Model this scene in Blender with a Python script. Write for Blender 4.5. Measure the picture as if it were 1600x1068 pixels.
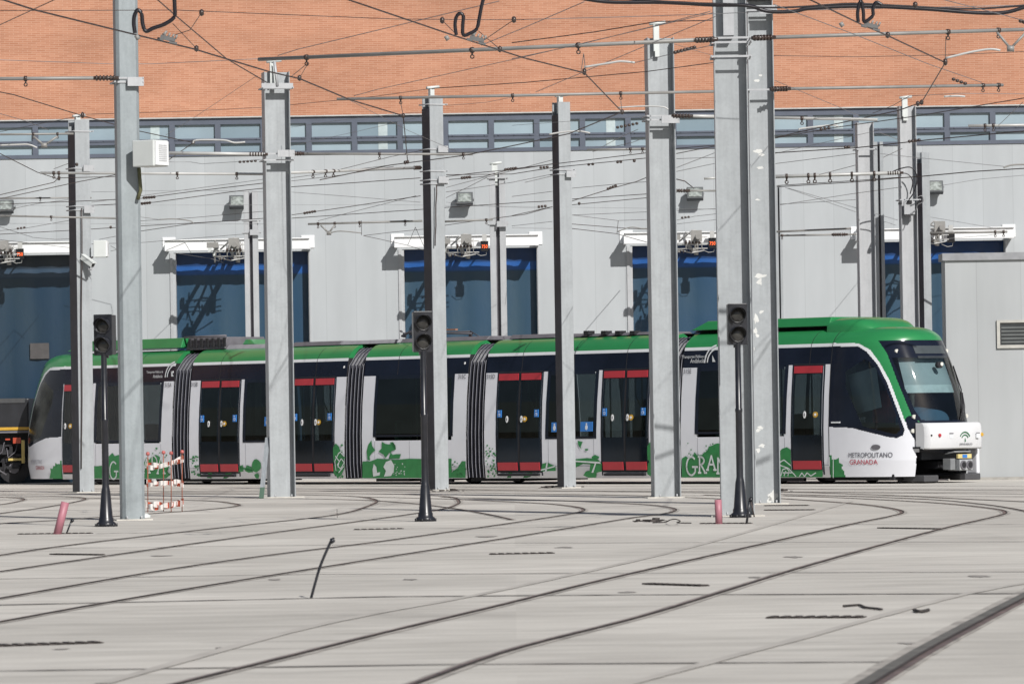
import bpy, bmesh, math, random
from mathutils import Vector, Matrix
random.seed(7)
R = math.radians
for o in list(bpy.data.objects): bpy.data.objects.remove(o)
scene = bpy.context.scene
COL = scene.collection

# ------------------------------------------------------------------ camera
F = 7600.0                     # focal length in photo pixels (1600 wide)
PITCH = math.atan(120.6 / F)
ROLL = 0.0155
CP = Vector((0, 0, 1.5))
fwd = Vector((0, math.cos(PITCH), math.sin(PITCH)))
r0 = Vector((1, 0, 0)); u0v = Vector((0, -math.sin(PITCH), math.cos(PITCH)))
rgt = r0 * math.cos(ROLL) - u0v * math.sin(ROLL)
upv = u0v * math.cos(ROLL) + r0 * math.sin(ROLL)
cam = bpy.data.cameras.new('camera'); camo = bpy.data.objects.new('camera', cam); COL.objects.link(camo)
M = Matrix((rgt, upv, -fwd)).transposed().to_4x4(); M.translation = CP
camo.matrix_world = M
cam.sensor_width = 36; cam.lens = F / 1600 * 36
cam.clip_start = 0.5; cam.clip_end = 4000
cam.dof.use_dof = True; cam.dof.focus_distance = 104; cam.dof.aperture_fstop = 9
scene.camera = camo

# ------------------------------------------------------------------ light
SUN_EL = R(37.5)
t = Vector((-0.465 * math.cos(SUN_EL), 0.885 * math.cos(SUN_EL), -math.sin(SUN_EL)))
w = bpy.data.worlds.new("World"); scene.world = w; w.use_nodes = True
nt = w.node_tree
sky = nt.nodes.new('ShaderNodeTexSky'); sky.sky_type = 'NISHITA'; sky.sun_disc = False
sky.sun_elevation = SUN_EL; sky.sun_rotation = R(152.3); sky.air_density = 1.0; sky.dust_density = 1.2
nt.links.new(sky.outputs[0], nt.nodes['Background'].inputs[0])
nt.nodes['Background'].inputs[1].default_value = 0.05
sl = bpy.data.lights.new('sun', 'SUN'); sl.energy = 4.9; sl.angle = R(0.53); sl.color = (1, 0.972, 0.93)
so = bpy.data.objects.new('sun', sl); COL.objects.link(so); so.rotation_euler = t.to_track_quat('-Z', 'Y').to_euler()
so.location = (40, -60, 60)
scene.view_settings.view_transform = 'Standard'; scene.view_settings.look = 'None'
scene.view_settings.gamma = 1; scene.view_settings.exposure = 0.05
scene.render.engine = 'CYCLES'

# ------------------------------------------------------------------ pixel -> place
def ray(px, py): return (fwd + rgt * ((px - 800) / F) + upv * ((534 - py) / F))
def at_y(px, py, Y):
    D = ray(px, py); return CP + D * (Y / D.y)
def at_z(px, py, z):
    D = ray(px, py); return CP + D * ((z - CP.z) / D.z)
def gnd(px, py): return at_z(px, py, 0.0)
def proj(p):
    q = Vector(p) - CP; k = q.dot(fwd)
    return 800 + F * q.dot(rgt) / k, 534 - F * q.dot(upv) / k
def hor(px): return 654.6 + 0.0155 * (800 - px)

# ------------------------------------------------------------------ materials
MATS = {}
def mat(name, col, rough=0.6, metal=0.0, var=0.12, scale=6.0, spec=0.5, bump=0.0, stretch=(1, 1, 1), coat=0.0):
    if name in MATS: return MATS[name]
    m = bpy.data.materials.new(name); m.use_nodes = True; n = m.node_tree; N = n.nodes; Lk = n.links
    b = N['Principled BSDF']
    b.inputs['Roughness'].default_value = rough; b.inputs['Metallic'].default_value = metal
    b.inputs['Specular IOR Level'].default_value = spec; b.inputs['Coat Weight'].default_value = coat
    tc = N.new('ShaderNodeTexCoord'); mp = N.new('ShaderNodeMapping'); mp.inputs['Scale'].default_value = stretch
    no = N.new('ShaderNodeTexNoise'); no.inputs['Scale'].default_value = scale; no.inputs['Detail'].default_value = 6
    mr = N.new('ShaderNodeMapRange'); mr.inputs['From Min'].default_value = 0.3; mr.inputs['From Max'].default_value = 0.7
    mr.inputs['To Min'].default_value = 1 - var; mr.inputs['To Max'].default_value = 1 + var
    vm = N.new('ShaderNodeVectorMath'); vm.operation = 'SCALE'; vm.inputs[0].default_value = col[:3]
    Lk.new(tc.outputs['Object'], mp.inputs[0]); Lk.new(mp.outputs[0], no.inputs['Vector'])
    Lk.new(no.outputs['Fac'], mr.inputs['Value']); Lk.new(mr.outputs[0], vm.inputs['Scale'])
    Lk.new(vm.outputs[0], b.inputs['Base Color'])
    if bump:
        bp = N.new('ShaderNodeBump'); bp.inputs['Strength'].default_value = bump; bp.inputs['Distance'].default_value = 0.01
        Lk.new(no.outputs['Fac'], bp.inputs['Height']); Lk.new(bp.outputs[0], b.inputs['Normal'])
    MATS[name] = m; return m

def math_node(N, Lk, op, a, b=None):
    q = N.new('ShaderNodeMath'); q.operation = op
    for i, s in enumerate((a, b)):
        if s is None: continue
        if isinstance(s, (int, float)): q.inputs[i].default_value = s
        else: Lk.new(s, q.inputs[i])
    return q.outputs[0]

def mat_galv(name, base, lo=0.85, hi=1.12, metal=0.12, rough=0.5):
    """galvanised steel: fine spangle, long vertical streaks and chalky stains"""
    m = bpy.data.materials.new(name); m.use_nodes = True; N = m.node_tree.nodes; Lk = m.node_tree.links
    b = N['Principled BSDF']; b.inputs['Roughness'].default_value = rough; b.inputs['Metallic'].default_value = metal
    tc = N.new('ShaderNodeTexCoord')
    n1 = N.new('ShaderNodeTexVoronoi'); n1.inputs['Scale'].default_value = 26
    n2 = N.new('ShaderNodeTexNoise'); n2.inputs['Scale'].default_value = 3.0; n2.inputs['Detail'].default_value = 8
    mp = N.new('ShaderNodeMapping'); mp.inputs['Scale'].default_value = (7, 7, 0.5)
    n3 = N.new('ShaderNodeTexNoise'); n3.inputs['Scale'].default_value = 2.0; n3.inputs['Detail'].default_value = 5
    Lk.new(tc.outputs['Object'], n1.inputs['Vector']); Lk.new(tc.outputs['Object'], n2.inputs['Vector'])
    Lk.new(tc.outputs['Object'], mp.inputs[0]); Lk.new(mp.outputs[0], n3.inputs['Vector'])
    a = math_node(N, Lk, 'MULTIPLY', n1.outputs['Color'], 0.25)
    c = math_node(N, Lk, 'ADD', a, n2.outputs['Fac']); c = math_node(N, Lk, 'ADD', c, n3.outputs['Fac'])
    mr = N.new('ShaderNodeMapRange'); mr.inputs['From Min'].default_value = 0.75; mr.inputs['From Max'].default_value = 1.5
    mr.inputs['To Min'].default_value = lo; mr.inputs['To Max'].default_value = hi
    Lk.new(c, mr.inputs['Value'])
    # pale chalky patches
    n4 = N.new('ShaderNodeTexNoise'); n4.inputs['Scale'].default_value = 1.3; n4.inputs['Detail'].default_value = 4
    Lk.new(tc.outputs['Object'], n4.inputs['Vector'])
    cr = N.new('ShaderNodeValToRGB'); cr.color_ramp.elements[0].position = 0.66; cr.color_ramp.elements[1].position = 0.72
    cr.color_ramp.elements[1].color = (0.45, 0.45, 0.45, 1)
    Lk.new(n4.outputs['Fac'], cr.inputs[0])
    vm = N.new('ShaderNodeVectorMath'); vm.operation = 'SCALE'; vm.inputs[0].default_value = base
    Lk.new(mr.outputs[0], vm.inputs['Scale'])
    mx = N.new('ShaderNodeMix'); mx.data_type = 'RGBA'; mx.inputs[7].default_value = (0.62, 0.63, 0.63, 1)
    Lk.new(cr.outputs[0], mx.inputs[0]); Lk.new(vm.outputs[0], mx.inputs[6]); Lk.new(mx.outputs[2], b.inputs['Base Color'])
    return m
GALV = mat_galv('galvanised_steel', (0.33, 0.35, 0.365))
GALV2 = mat_galv('galvanised_steel_pale', (0.40, 0.41, 0.425), 0.88, 1.08, 0.1)
GALVB = mat_galv('galvanised_steel_grey', (0.26, 0.29, 0.305), 0.85, 1.15, 0.15)
CHAN_DARK = mat('dark_channel_strip', (0.022, 0.023, 0.034), 0.55, 0.0, 0.5, 2.2)
WEB_DARK = mat('weathered_dark_steel', (0.035, 0.036, 0.045), 0.5, 0.2, 0.4, 3)

def mat_concrete():
    m = bpy.data.materials.new('concrete_paving'); m.use_nodes = True; N = m.node_tree.nodes; Lk = m.node_tree.links
    b = N['Principled BSDF']; b.inputs['Roughness'].default_value = 0.85; b.inputs['Specular IOR Level'].default_value = 0.25
    tc = N.new('ShaderNodeTexCoord')
    def noise(sc, det, st=(1, 1, 1), rough=0.55):
        mp = N.new('ShaderNodeMapping'); mp.inputs['Scale'].default_value = st
        n = N.new('ShaderNodeTexNoise'); n.inputs['Scale'].default_value = sc; n.inputs['Detail'].default_value = det
        n.inputs['Roughness'].default_value = rough
        Lk.new(tc.outputs['Object'], mp.inputs[0]); Lk.new(mp.outputs[0], n.inputs['Vector']); return n.outputs['Fac']
    n1 = noise(0.22, 8); n2 = noise(1.6, 8, (0.5, 1.3, 1)); n3 = noise(30, 4)
    s = math_node(N, Lk, 'ADD', n1, n2); s = math_node(N, Lk, 'ADD', s, math_node(N, Lk, 'MULTIPLY', n3, 0.35))
    cr = N.new('ShaderNodeValToRGB'); e = cr.color_ramp.elements
    e[0].position = 0.36; e[0].color = (0.40, 0.378, 0.345, 1); e[1].position = 0.62; e[1].color = (0.60, 0.572, 0.525, 1)
    Lk.new(math_node(N, Lk, 'MULTIPLY', s, 0.425), cr.inputs[0])
    # poured bays: each slab of its own tone
    sx = N.new('ShaderNodeSeparateXYZ'); Lk.new(tc.outputs['Object'], sx.inputs[0])
    fx = math_node(N, Lk, 'FLOOR', math_node(N, Lk, 'MULTIPLY', sx.outputs[0], 0.17))
    fy = math_node(N, Lk, 'FLOOR', math_node(N, Lk, 'MULTIPLY', sx.outputs[1], 0.21))
    cb = N.new('ShaderNodeCombineXYZ'); Lk.new(fx, cb.inputs[0]); Lk.new(fy, cb.inputs[1])
    wn = N.new('ShaderNodeTexWhiteNoise'); wn.noise_dimensions = '2D'; Lk.new(cb.outputs[0], wn.inputs['Vector'])
    mr = N.new('ShaderNodeMapRange'); mr.inputs['To Min'].default_value = 0.94; mr.inputs['To Max'].default_value = 1.04
    Lk.new(wn.outputs['Value'], mr.inputs['Value'])
    # dark spots and tyre grime
    n5 = noise(0.9, 10, (0.35, 1.6, 1), 0.7)
    m5 = N.new('ShaderNodeMapRange'); m5.inputs['From Min'].default_value = 0.56; m5.inputs['From Max'].default_value = 0.72
    m5.inputs['To Min'].default_value = 1.0; m5.inputs['To Max'].default_value = 0.66
    Lk.new(n5, m5.inputs['Value'])
    vm = N.new('ShaderNodeVectorMath'); vm.operation = 'SCALE'
    Lk.new(cr.outputs[0], vm.inputs[0]); Lk.new(math_node(N, Lk, 'MULTIPLY', mr.outputs[0], m5.outputs[0]), vm.inputs['Scale'])
    Lk.new(vm.outputs[0], b.inputs['Base Color'])
    bp = N.new('ShaderNodeBump'); bp.inputs['Strength'].default_value = 0.25; bp.inputs['Distance'].default_value = 0.01
    Lk.new(n3, bp.inputs['Height']); Lk.new(bp.outputs[0], b.inputs['Normal'])
    return m
CONC = mat_concrete()

def mat_brick():
    m = bpy.data.materials.new('orange_brick'); m.use_nodes = True; N = m.node_tree.nodes; Lk = m.node_tree.links
    b = N['Principled BSDF']; b.inputs['Roughness'].default_value = 0.9; b.inputs['Specular IOR Level'].default_value = 0.2
    tc = N.new('ShaderNodeTexCoord'); sx = N.new('ShaderNodeSeparateXYZ'); cb = N.new('ShaderNodeCombineXYZ')
    Lk.new(tc.outputs['Object'], sx.inputs[0]); Lk.new(sx.outputs[0], cb.inputs[0]); Lk.new(sx.outputs[2], cb.inputs[1])
    br = N.new('ShaderNodeTexBrick'); br.inputs['Scale'].default_value = 1.0
    br.inputs['Brick Width'].default_value = 0.24; br.inputs['Row Height'].default_value = 0.0505
    br.inputs['Mortar Size'].default_value = 0.0055; br.inputs['Mortar Smooth'].default_value = 0.3
    br.inputs['Color1'].default_value = (0.44, 0.215, 0.135, 1); br.inputs['Color2'].default_value = (0.375, 0.170, 0.102, 1)
    br.inputs['Mortar'].default_value = (0.50, 0.31, 0.225, 1); br.inputs['Bias'].default_value = -0.1
    Lk.new(cb.outputs[0], br.inputs['Vector'])
    n = N.new('ShaderNodeTexNoise'); n.inputs['Scale'].default_value = 0.6; n.inputs['Detail'].default_value = 8
    mp = N.new('ShaderNodeMapping'); mp.inputs['Scale'].default_value = (0.5, 1, 1.6)
    Lk.new(tc.outputs['Object'], mp.inputs[0]); Lk.new(mp.outputs[0], n.inputs['Vector'])
    mr = N.new('ShaderNodeMapRange'); mr.inputs['From Min'].default_value = 0.3; mr.inputs['From Max'].default_value = 0.7
    mr.inputs['To Min'].default_value = 0.86; mr.inputs['To Max'].default_value = 1.14
    Lk.new(n.outputs['Fac'], mr.inputs['Value'])
    vm = N.new('ShaderNodeVectorMath'); vm.operation = 'SCALE'; Lk.new(br.outputs['Color'], vm.inputs[0]); Lk.new(mr.outputs[0], vm.inputs['Scale'])
    Lk.new(vm.outputs[0], b.inputs['Base Color']); return m
BRICK = mat_brick()

def mat_panel(name, base, width, off, tone=0.05):
    """flat cladding sheets with narrow vertical joints and a tone of their own"""
    m = bpy.data.materials.new(name); m.use_nodes = True; N = m.node_tree.nodes; Lk = m.node_tree.links
    b = N['Principled BSDF']; b.inputs['Roughness'].default_value = 0.45
    tc = N.new('ShaderNodeTexCoord'); sx = N.new('ShaderNodeSeparateXYZ'); Lk.new(tc.outputs['Object'], sx.inputs[0])
    q = math_node(N, Lk, 'DIVIDE', math_node(N, Lk, 'ADD', sx.outputs[0], off), width)
    fl = math_node(N, Lk, 'FLOOR', q); fr = math_node(N, Lk, 'FRACT', q)
    line = math_node(N, Lk, 'LESS_THAN', fr, 0.018)
    wn = N.new('ShaderNodeTexWhiteNoise'); wn.noise_dimensions = '1D'; Lk.new(fl, wn.inputs['W'])
    mr = N.new('ShaderNodeMapRange'); mr.inputs['To Min'].default_value = 1 - tone; mr.inputs['To Max'].default_value = 1 + tone * 0.6
    Lk.new(wn.outputs['Value'], mr.inputs['Value'])
    n = N.new('ShaderNodeTexNoise'); n.inputs['Scale'].default_value = 0.7; n.inputs['Detail'].default_value = 7
    mp = N.new('ShaderNodeMapping'); mp.inputs['Scale'].default_value = (3, 3, 0.6)
    Lk.new(tc.outputs['Object'], mp.inputs[0]); Lk.new(mp.outputs[0], n.inputs['Vector'])
    m2 = N.new('ShaderNodeMapRange'); m2.inputs['From Min'].default_value = 0.3; m2.inputs['From Max'].default_value = 0.7
    m2.inputs['To Min'].default_value = 0.95; m2.inputs['To Max'].default_value = 1.05
    Lk.new(n.outputs['Fac'], m2.inputs['Value'])
    dk = math_node(N, Lk, 'SUBTRACT', 1.0, math_node(N, Lk, 'MULTIPLY', line, 0.16))
    s = math_node(N, Lk, 'MULTIPLY', math_node(N, Lk, 'MULTIPLY', mr.outputs[0], m2.outputs[0]), dk)
    vm = N.new('ShaderNodeVectorMath'); vm.operation = 'SCALE'; vm.inputs[0].default_value = base; Lk.new(s, vm.inputs['Scale'])
    Lk.new(vm.outputs[0], b.inputs['Base Color'])
    bp = N.new('ShaderNodeBump'); bp.inputs['Strength'].default_value = 0.05; bp.inputs['Distance'].default_value = 0.05
    Lk.new(n.outputs['Fac'], bp.inputs['Height']); Lk.new(bp.outputs[0], b.inputs['Normal'])
    return m
PANEL = mat_panel('white_cladding', (0.39, 0.412, 0.428), 0.80, 0.15, 0.05)
PANEL2 = mat_panel('grey_cladding', (0.36, 0.375, 0.385), 0.98, 0.3, 0.04)

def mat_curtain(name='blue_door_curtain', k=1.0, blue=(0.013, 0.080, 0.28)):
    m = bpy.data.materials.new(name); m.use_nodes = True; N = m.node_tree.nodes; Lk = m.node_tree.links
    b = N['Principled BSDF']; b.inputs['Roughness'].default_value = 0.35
    tc = N.new('ShaderNodeTexCoord'); mp = N.new('ShaderNodeMapping'); mp.inputs['Scale'].default_value = (0.8, 1, 0.35)
    n = N.new('ShaderNodeTexNoise'); n.inputs['Scale'].default_value = 1.1; n.inputs['Detail'].default_value = 7
    Lk.new(tc.outputs['Object'], mp.inputs[0]); Lk.new(mp.outputs[0], n.inputs['Vector'])
    sx = N.new('ShaderNodeSeparateXYZ'); Lk.new(tc.outputs['Object'], sx.inputs[0])
    g = N.new('ShaderNodeMapRange'); g.inputs['From Min'].default_value = 5.46; g.inputs['From Max'].default_value = 5.56  # bluer colour painted in for the sunlit strip below the lintel
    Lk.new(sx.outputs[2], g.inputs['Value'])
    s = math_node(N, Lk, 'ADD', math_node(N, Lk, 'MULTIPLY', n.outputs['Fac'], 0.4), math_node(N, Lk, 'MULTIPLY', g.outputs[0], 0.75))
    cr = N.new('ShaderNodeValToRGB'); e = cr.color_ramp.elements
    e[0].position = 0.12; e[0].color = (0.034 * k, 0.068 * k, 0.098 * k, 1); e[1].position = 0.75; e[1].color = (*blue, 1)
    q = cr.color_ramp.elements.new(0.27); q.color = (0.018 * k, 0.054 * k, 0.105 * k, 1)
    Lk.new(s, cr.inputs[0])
    top_shade = N.new('ShaderNodeMapRange'); top_shade.inputs['From Min'].default_value = 5.70; top_shade.inputs['From Max'].default_value = 5.75      # lintel shade painted into the curtain top
    top_shade.inputs['To Min'].default_value = 1.0; top_shade.inputs['To Max'].default_value = 0.4
    Lk.new(sx.outputs[2], top_shade.inputs['Value'])
    vm = N.new('ShaderNodeVectorMath'); vm.operation = 'SCALE'; Lk.new(cr.outputs[0], vm.inputs[0]); Lk.new(top_shade.outputs[0], vm.inputs['Scale'])
    Lk.new(vm.outputs[0], b.inputs['Base Color'])
    bp = N.new('ShaderNodeBump'); bp.inputs['Strength'].default_value = 0.3; bp.inputs['Distance'].default_value = 0.12
    Lk.new(n.outputs['Fac'], bp.inputs['Height']); Lk.new(bp.outputs[0], b.inputs['Normal'])
    return m
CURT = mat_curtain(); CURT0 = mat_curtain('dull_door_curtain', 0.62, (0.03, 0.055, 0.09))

def mat_glass(name, tint, refl=0.12):
    m = bpy.data.materials.new(name); m.use_nodes = True; N = m.node_tree.nodes; Lk = m.node_tree.links
    for x in list(N): 
        if x.type != 'OUTPUT_MATERIAL': N.remove(x)
    out = [x for x in N if x.type == 'OUTPUT_MATERIAL'][0]
    tr = N.new('ShaderNodeBsdfTransparent'); tr.inputs[0].default_value = tint
    gl = N.new('ShaderNodeBsdfGlossy'); gl.inputs['Roughness'].default_value = 0.03
    fr = N.new('ShaderNodeFresnel'); fr.inputs[0].default_value = 1.5
    nz = N.new('ShaderNodeTexNoise'); nz.inputs['Scale'].default_value = 3
    ad = math_node(N, Lk, 'ADD', fr.outputs[0], math_node(N, Lk, 'MULTIPLY', nz.outputs['Fac'], refl))
    mx = N.new('ShaderNodeMixShader'); Lk.new(ad, mx.inputs[0]); Lk.new(tr.outputs[0], mx.inputs[1]); Lk.new(gl.outputs[0], mx.inputs[2])
    Lk.new(mx.outputs[0], out.inputs[0]); return m
CABGLASS = mat_glass('cab_glass', (0.66, 0.74, 0.74, 1), 0.10)
TINT = mat_glass('tinted_tram_glass', (0.20, 0.235, 0.245, 1), 0.03)
REARGLASS = mat_glass('dark_cab_glass', (0.13, 0.14, 0.12, 1), 0.06)

T_GREEN = mat('tram_green_paint', (0.022, 0.195, 0.062), 0.33, 0, 0.05, 2, coat=0.25)
T_WHITE = mat('tram_white_paint', (0.70, 0.71, 0.755), 0.3, 0, 0.03, 1.5, coat=0.4)
T_STRIP = mat('tram_white_strip', (0.62, 0.64, 0.66), 0.35, 0, 0.03, 2)
T_BLACK = mat('tram_black_panel', (0.009, 0.012, 0.022), 0.12, 0, 0.25, 1.2, spec=.26)
T_GLASS = mat('tinted_window_glass', (0.008, 0.013, 0.020), 0.04, 0, 0.5, 0.7, spec=0.28)
REARDARK = mat('rear_cab_tint', (0.036, 0.038, 0.034), 0.2, 0, 0.8, 2.2, spec=0.15)
T_RED = mat('door_red_paint', (0.40, 0.028, 0.040), 0.35, 0, 0.06, 2)
T_RUB = mat('bellows_rubber', (0.012, 0.013, 0.022), 0.45, 0, 0.2, 4)
T_RIB = mat('bellows_rib_piping', (0.36, 0.36, 0.40), 0.4, 0.1, 0.1, 4)
T_UNDER = mat('underframe_black', (0.012, 0.012, 0.015), 0.7, 0, 0.3, 5)
T_GREY = mat('roof_equipment_grey', (0.13, 0.125, 0.14), 0.6, 0.1, 0.15, 4)
SEAM = mat('panel_seam_grey', (.30, .30, .33), .6)
T_ART = mat('livery_green_film', (0.022, 0.20, 0.055), 0.35, 0, 0.12, 6)
T_ARTW = mat('livery_white_film', (0.62, 0.66, 0.66), 0.35, 0, 0.05, 6)
T_BLUE = mat('pictogram_blue', (0.03, 0.17, 0.50), 0.4, 0, 0.05, 6)
WHITE = mat('white_enamel', (0.74, 0.75, 0.76), 0.4, 0, 0.03, 3)
WHITE2 = mat('cabinet_white', (0.56, 0.585, 0.575), 0.45, 0, 0.04, 3)
YELL = mat('warning_yellow', (0.50, 0.29, 0.03), 0.45, 0, 0.08, 6)
SIGBLK = mat('signal_black_paint', (0.016, 0.017, 0.022), 0.32, 0, 0.3, 8)
LENS = mat('smoked_signal_lens', (0.035, 0.034, 0.032), 0.2, 0, 0.6, 9)
WIRE = mat('dark_copper_wire', (0.055, 0.04, 0.038), 0.5, 0.3, 0.2, 3)
WIREL = mat('steel_span_wire', (0.20, 0.20, 0.21), 0.45, 0.4, 0.2, 3)
TUBE = mat('grey_tube', (0.24, 0.235, 0.225), 0.5, 0.1, 0.12, 3)
TUBEL = mat('pale_tube', (0.44, 0.44, 0.43), 0.45, 0.1, 0.1, 3)
INSUL = mat('brown_insulator', (0.05, 0.035, 0.03), 0.3, 0, 0.2, 8)
CABLE = mat('black_cable', (0.012, 0.010, 0.014), 0.35, 0, 0.2, 6)
FRAMEB = mat('slate_window_frame', (0.095, 0.110, 0.145), 0.5, 0.1, 0.08, 3)
PANE = [mat('pane_%s' % n, c, 0.08, 0, 0.08, 1.0, spec=0.6) for n, c in (('pale', (0.30, 0.38, 0.43)), ('mid', (0.25, 0.32, 0.37)), ('deep', (0.21, 0.28, 0.33)))]
RAILM = mat('rusty_rail_steel', (0.17, 0.125, 0.11), 0.42, 0.35, 0.45, 1.8)
GROOVE = mat('rail_groove_dirt', (0.045, 0.036, 0.033), 0.9, 0, 0.5, 4)
JOINT = mat('joint_dirt', (0.17, 0.155, 0.145), 0.9, 0, 0.4, 5)
SEAL = mat('rail_side_sealant', (0.36, 0.335, 0.305), 0.85, 0, 0.35, 1.5)
IRON = mat('drain_iron', (0.045, 0.038, 0.036), 0.7, 0.2, 0.4, 6)
PINK = mat('pink_plastic_duct', (0.36, 0.145, 0.18), 0.5, 0, 0.1, 6)
LEDOFF = mat('display_black', (0.012, 0.012, 0.014), 0.3)
def mat_emit(name, col, s):
    m = bpy.data.materials.new(name); m.use_nodes = True; b = m.node_tree.nodes['Principled BSDF']
    b.inputs['Base Color'].default_value = (*col, 1); b.inputs['Emission Color'].default_value = (*col, 1); b.inputs['Emission Strength'].default_value = s
    return m
LED = mat_emit('orange_led', (1.0, 0.14, 0.03), 1.0)

# ------------------------------------------------------------------ mesh helpers
class MB:
    def __init__(s): s.v = []; s.f = []; s.m = []; s.mi = 0; s.sm = []; s.smooth = False
    def quad(s, *i): s.f.append(tuple(i)); s.m.append(s.mi); s.sm.append(s.smooth)
    def box(s, x0, x1, y0, y1, z0, z1, mi=None):
        if mi is not None: s.mi = mi
        b = len(s.v)
        for z in (z0, z1):
            for y in (y0, y1):
                for x in (x0, x1): s.v.append((x, y, z))
        sm = s.smooth; s.smooth = False
        for q in ((0, 2, 3, 1), (4, 5, 7, 6), (0, 1, 5, 4), (2, 6, 7, 3), (0, 4, 6, 2), (1, 3, 7, 5)): s.quad(*[b + k for k in q])
        s.smooth = sm
    def xbox(s, x0, x1, y0, y1, z0, z1, Mx):
        b = len(s.v); s.box(x0, x1, y0, y1, z0, z1)
        for k in range(b, len(s.v)): s.v[k] = tuple(Mx @ Vector(s.v[k]))
    def prism(s, poly, z0, z1, cap=True):
        b = len(s.v); n = len(poly)
        for z in (z0, z1):
            for p in poly: s.v.append((p[0], p[1], z))
        sm = s.smooth; s.smooth = False
        for k in range(n): s.quad(b + k, b + (k + 1) % n, b + n + (k + 1) % n, b + n + k)
        s.smooth = sm
        if cap: s.quad(*[b + n + k for k in range(n)]); s.quad(*[b + n - 1 - k for k in range(n)])
    def tube(s, pts, r, seg=6, cap=True):
        pts = [Vector(p) for p in pts]; rs = r if isinstance(r, (list, tuple)) else [r] * len(pts)
        b = len(s.v); s.smooth = True
        for i, p in enumerate(pts):
            tg = (pts[min(i + 1, len(pts) - 1)] - pts[max(i - 1, 0)])
            if tg.length < 1e-9: tg = Vector((0, 0, 1))
            tg.normalize()
            ref = Vector((0, 0, 1)) if abs(tg.z) < 0.9 else Vector((0, 1, 0))
            a = tg.cross(ref).normalized(); c = tg.cross(a)
            for k in range(seg):
                an = 2 * math.pi * k / seg; s.v.append(tuple(p + (a * math.cos(an) + c * math.sin(an)) * rs[i]))
        for i in range(len(pts) - 1):
            for k in range(seg):
                s.quad(b + i * seg + k, b + i * seg + (k + 1) % seg, b + (i + 1) * seg + (k + 1) % seg, b + (i + 1) * seg + k)
        s.smooth = False
        if cap:
            s.quad(*[b + seg - 1 - k for k in range(seg)]); s.quad(*[b + (len(pts) - 1) * seg + k for k in range(seg)])
    def poly(s, pts):
        b = len(s.v); s.v += [tuple(p) for p in pts]; s.quad(*range(b, b + len(pts)))
    def build(s, name, mats, parent=None, loc=None, rotz=None, tri=False):
        me = bpy.data.meshes.new(name); me.from_pydata(s.v, [], s.f)
        if not isinstance(mats, (list, tuple)): mats = [mats]
        for m in mats: me.materials.append(m)
        me.polygons.foreach_set('material_index', s.m); me.polygons.foreach_set('use_smooth', s.sm); me.update()
        if tri:
            bm = bmesh.new(); bm.from_mesh(me); bmesh.ops.triangulate(bm, faces=[f for f in bm.faces if len(f.verts) > 4]); bm.to_mesh(me); bm.free()
        o = bpy.data.objects.new(name, me); COL.objects.link(o)
        if parent: o.parent = parent
        if loc is not None: o.location = loc
        if rotz is not None: o.rotation_euler = (0, 0, rotz)
        return o
def bevel(o, w=0.01, seg=2):
    m = o.modifiers.new('bevel', 'BEVEL'); m.width = w; m.segments = seg; m.limit_method = 'ANGLE'; m.angle_limit = R(40); return o
def tag(o, label=None, cat=None, group=None, kind=None):
    if label: o['label'] = label
    if cat: o['category'] = cat
    if group: o['group'] = group
    if kind: o['kind'] = kind
    return o
def empty(name, loc, rz=0, label=None, cat=None, group=None):
    o = bpy.data.objects.new(name, None); COL.objects.link(o); o.location = loc; o.rotation_euler = (0, 0, rz); o.empty_display_size = 0.3
    return tag(o, label, cat, group)
def text_mesh(name, s, size, m, extr=0.0, xs=1.0):
    cu = bpy.data.curves.new(name, 'FONT'); cu.body = s; cu.size = size; cu.extrude = extr; cu.resolution_u = 3
    to = bpy.data.objects.new(name, cu); COL.objects.link(to)
    dg = bpy.context.evaluated_depsgraph_get(); dg.update()
    me = bpy.data.meshes.new_from_object(to.evaluated_get(dg)); COL.objects.unlink(to); bpy.data.objects.remove(to)
    me.materials.clear(); me.materials.append(m)
    for v in me.vertices: v.co.x *= xs
    return me
def inpoly(x, y, P):
    c = False; n = len(P); j = n - 1
    for i in range(n):
        xi, yi = P[i]; xj, yj = P[j]
        if (yi > y) != (yj > y) and x < (xj - xi) * (y - yi) / (yj - yi) + xi: c = not c
        j = i
    return c
def interp(T, x):
    if x <= T[0][0]: return T[0][1]
    for (a, p), (b, q) in zip(T, T[1:]):
        if x <= b: return p + (q - p) * (x - a) / (b - a)
    return T[-1][1]
def catmull(P, n=10):
    out = []; Q = [P[0]] + list(P) + [P[-1]]
    for i in range(1, len(Q) - 2):
        a, b, c, d = Q[i - 1], Q[i], Q[i + 1], Q[i + 2]
        for k in range(n):
            t_ = k / n
            out.append(0.5 * ((2 * b) + (c - a) * t_ + (2 * a - 5 * b + 4 * c - d) * t_ ** 2 + (3 * b - a - 3 * c + d) * t_ ** 3))
    out.append(P[-1]); return out

# ------------------------------------------------------------------ ground
mb = MB(); mb.poly([(-900, -700, 0), (900, -700, 0), (900, 900, 0), (-900, 900, 0)])
tag(mb.build('ground', CONC), kind='structure')

OUTER_GROUND = mat('added_dark_ground', (0.085, 0.075, 0.05), 0.95, 0, 0.4, 0.05)  # unseen dark ground, added to dull reflections and bounce on the masts
mb = MB()
for q in ((-900, -120, -700, 900), (120, 900, -700, 900), (-120, 120, -700, -45)): mb.poly([(q[0], q[2], .004), (q[1], q[2], .004), (q[1], q[3], .004), (q[0], q[3], .004)])
tag(mb.build('unseen_dark_ground', OUTER_GROUND), kind='structure')

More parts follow.
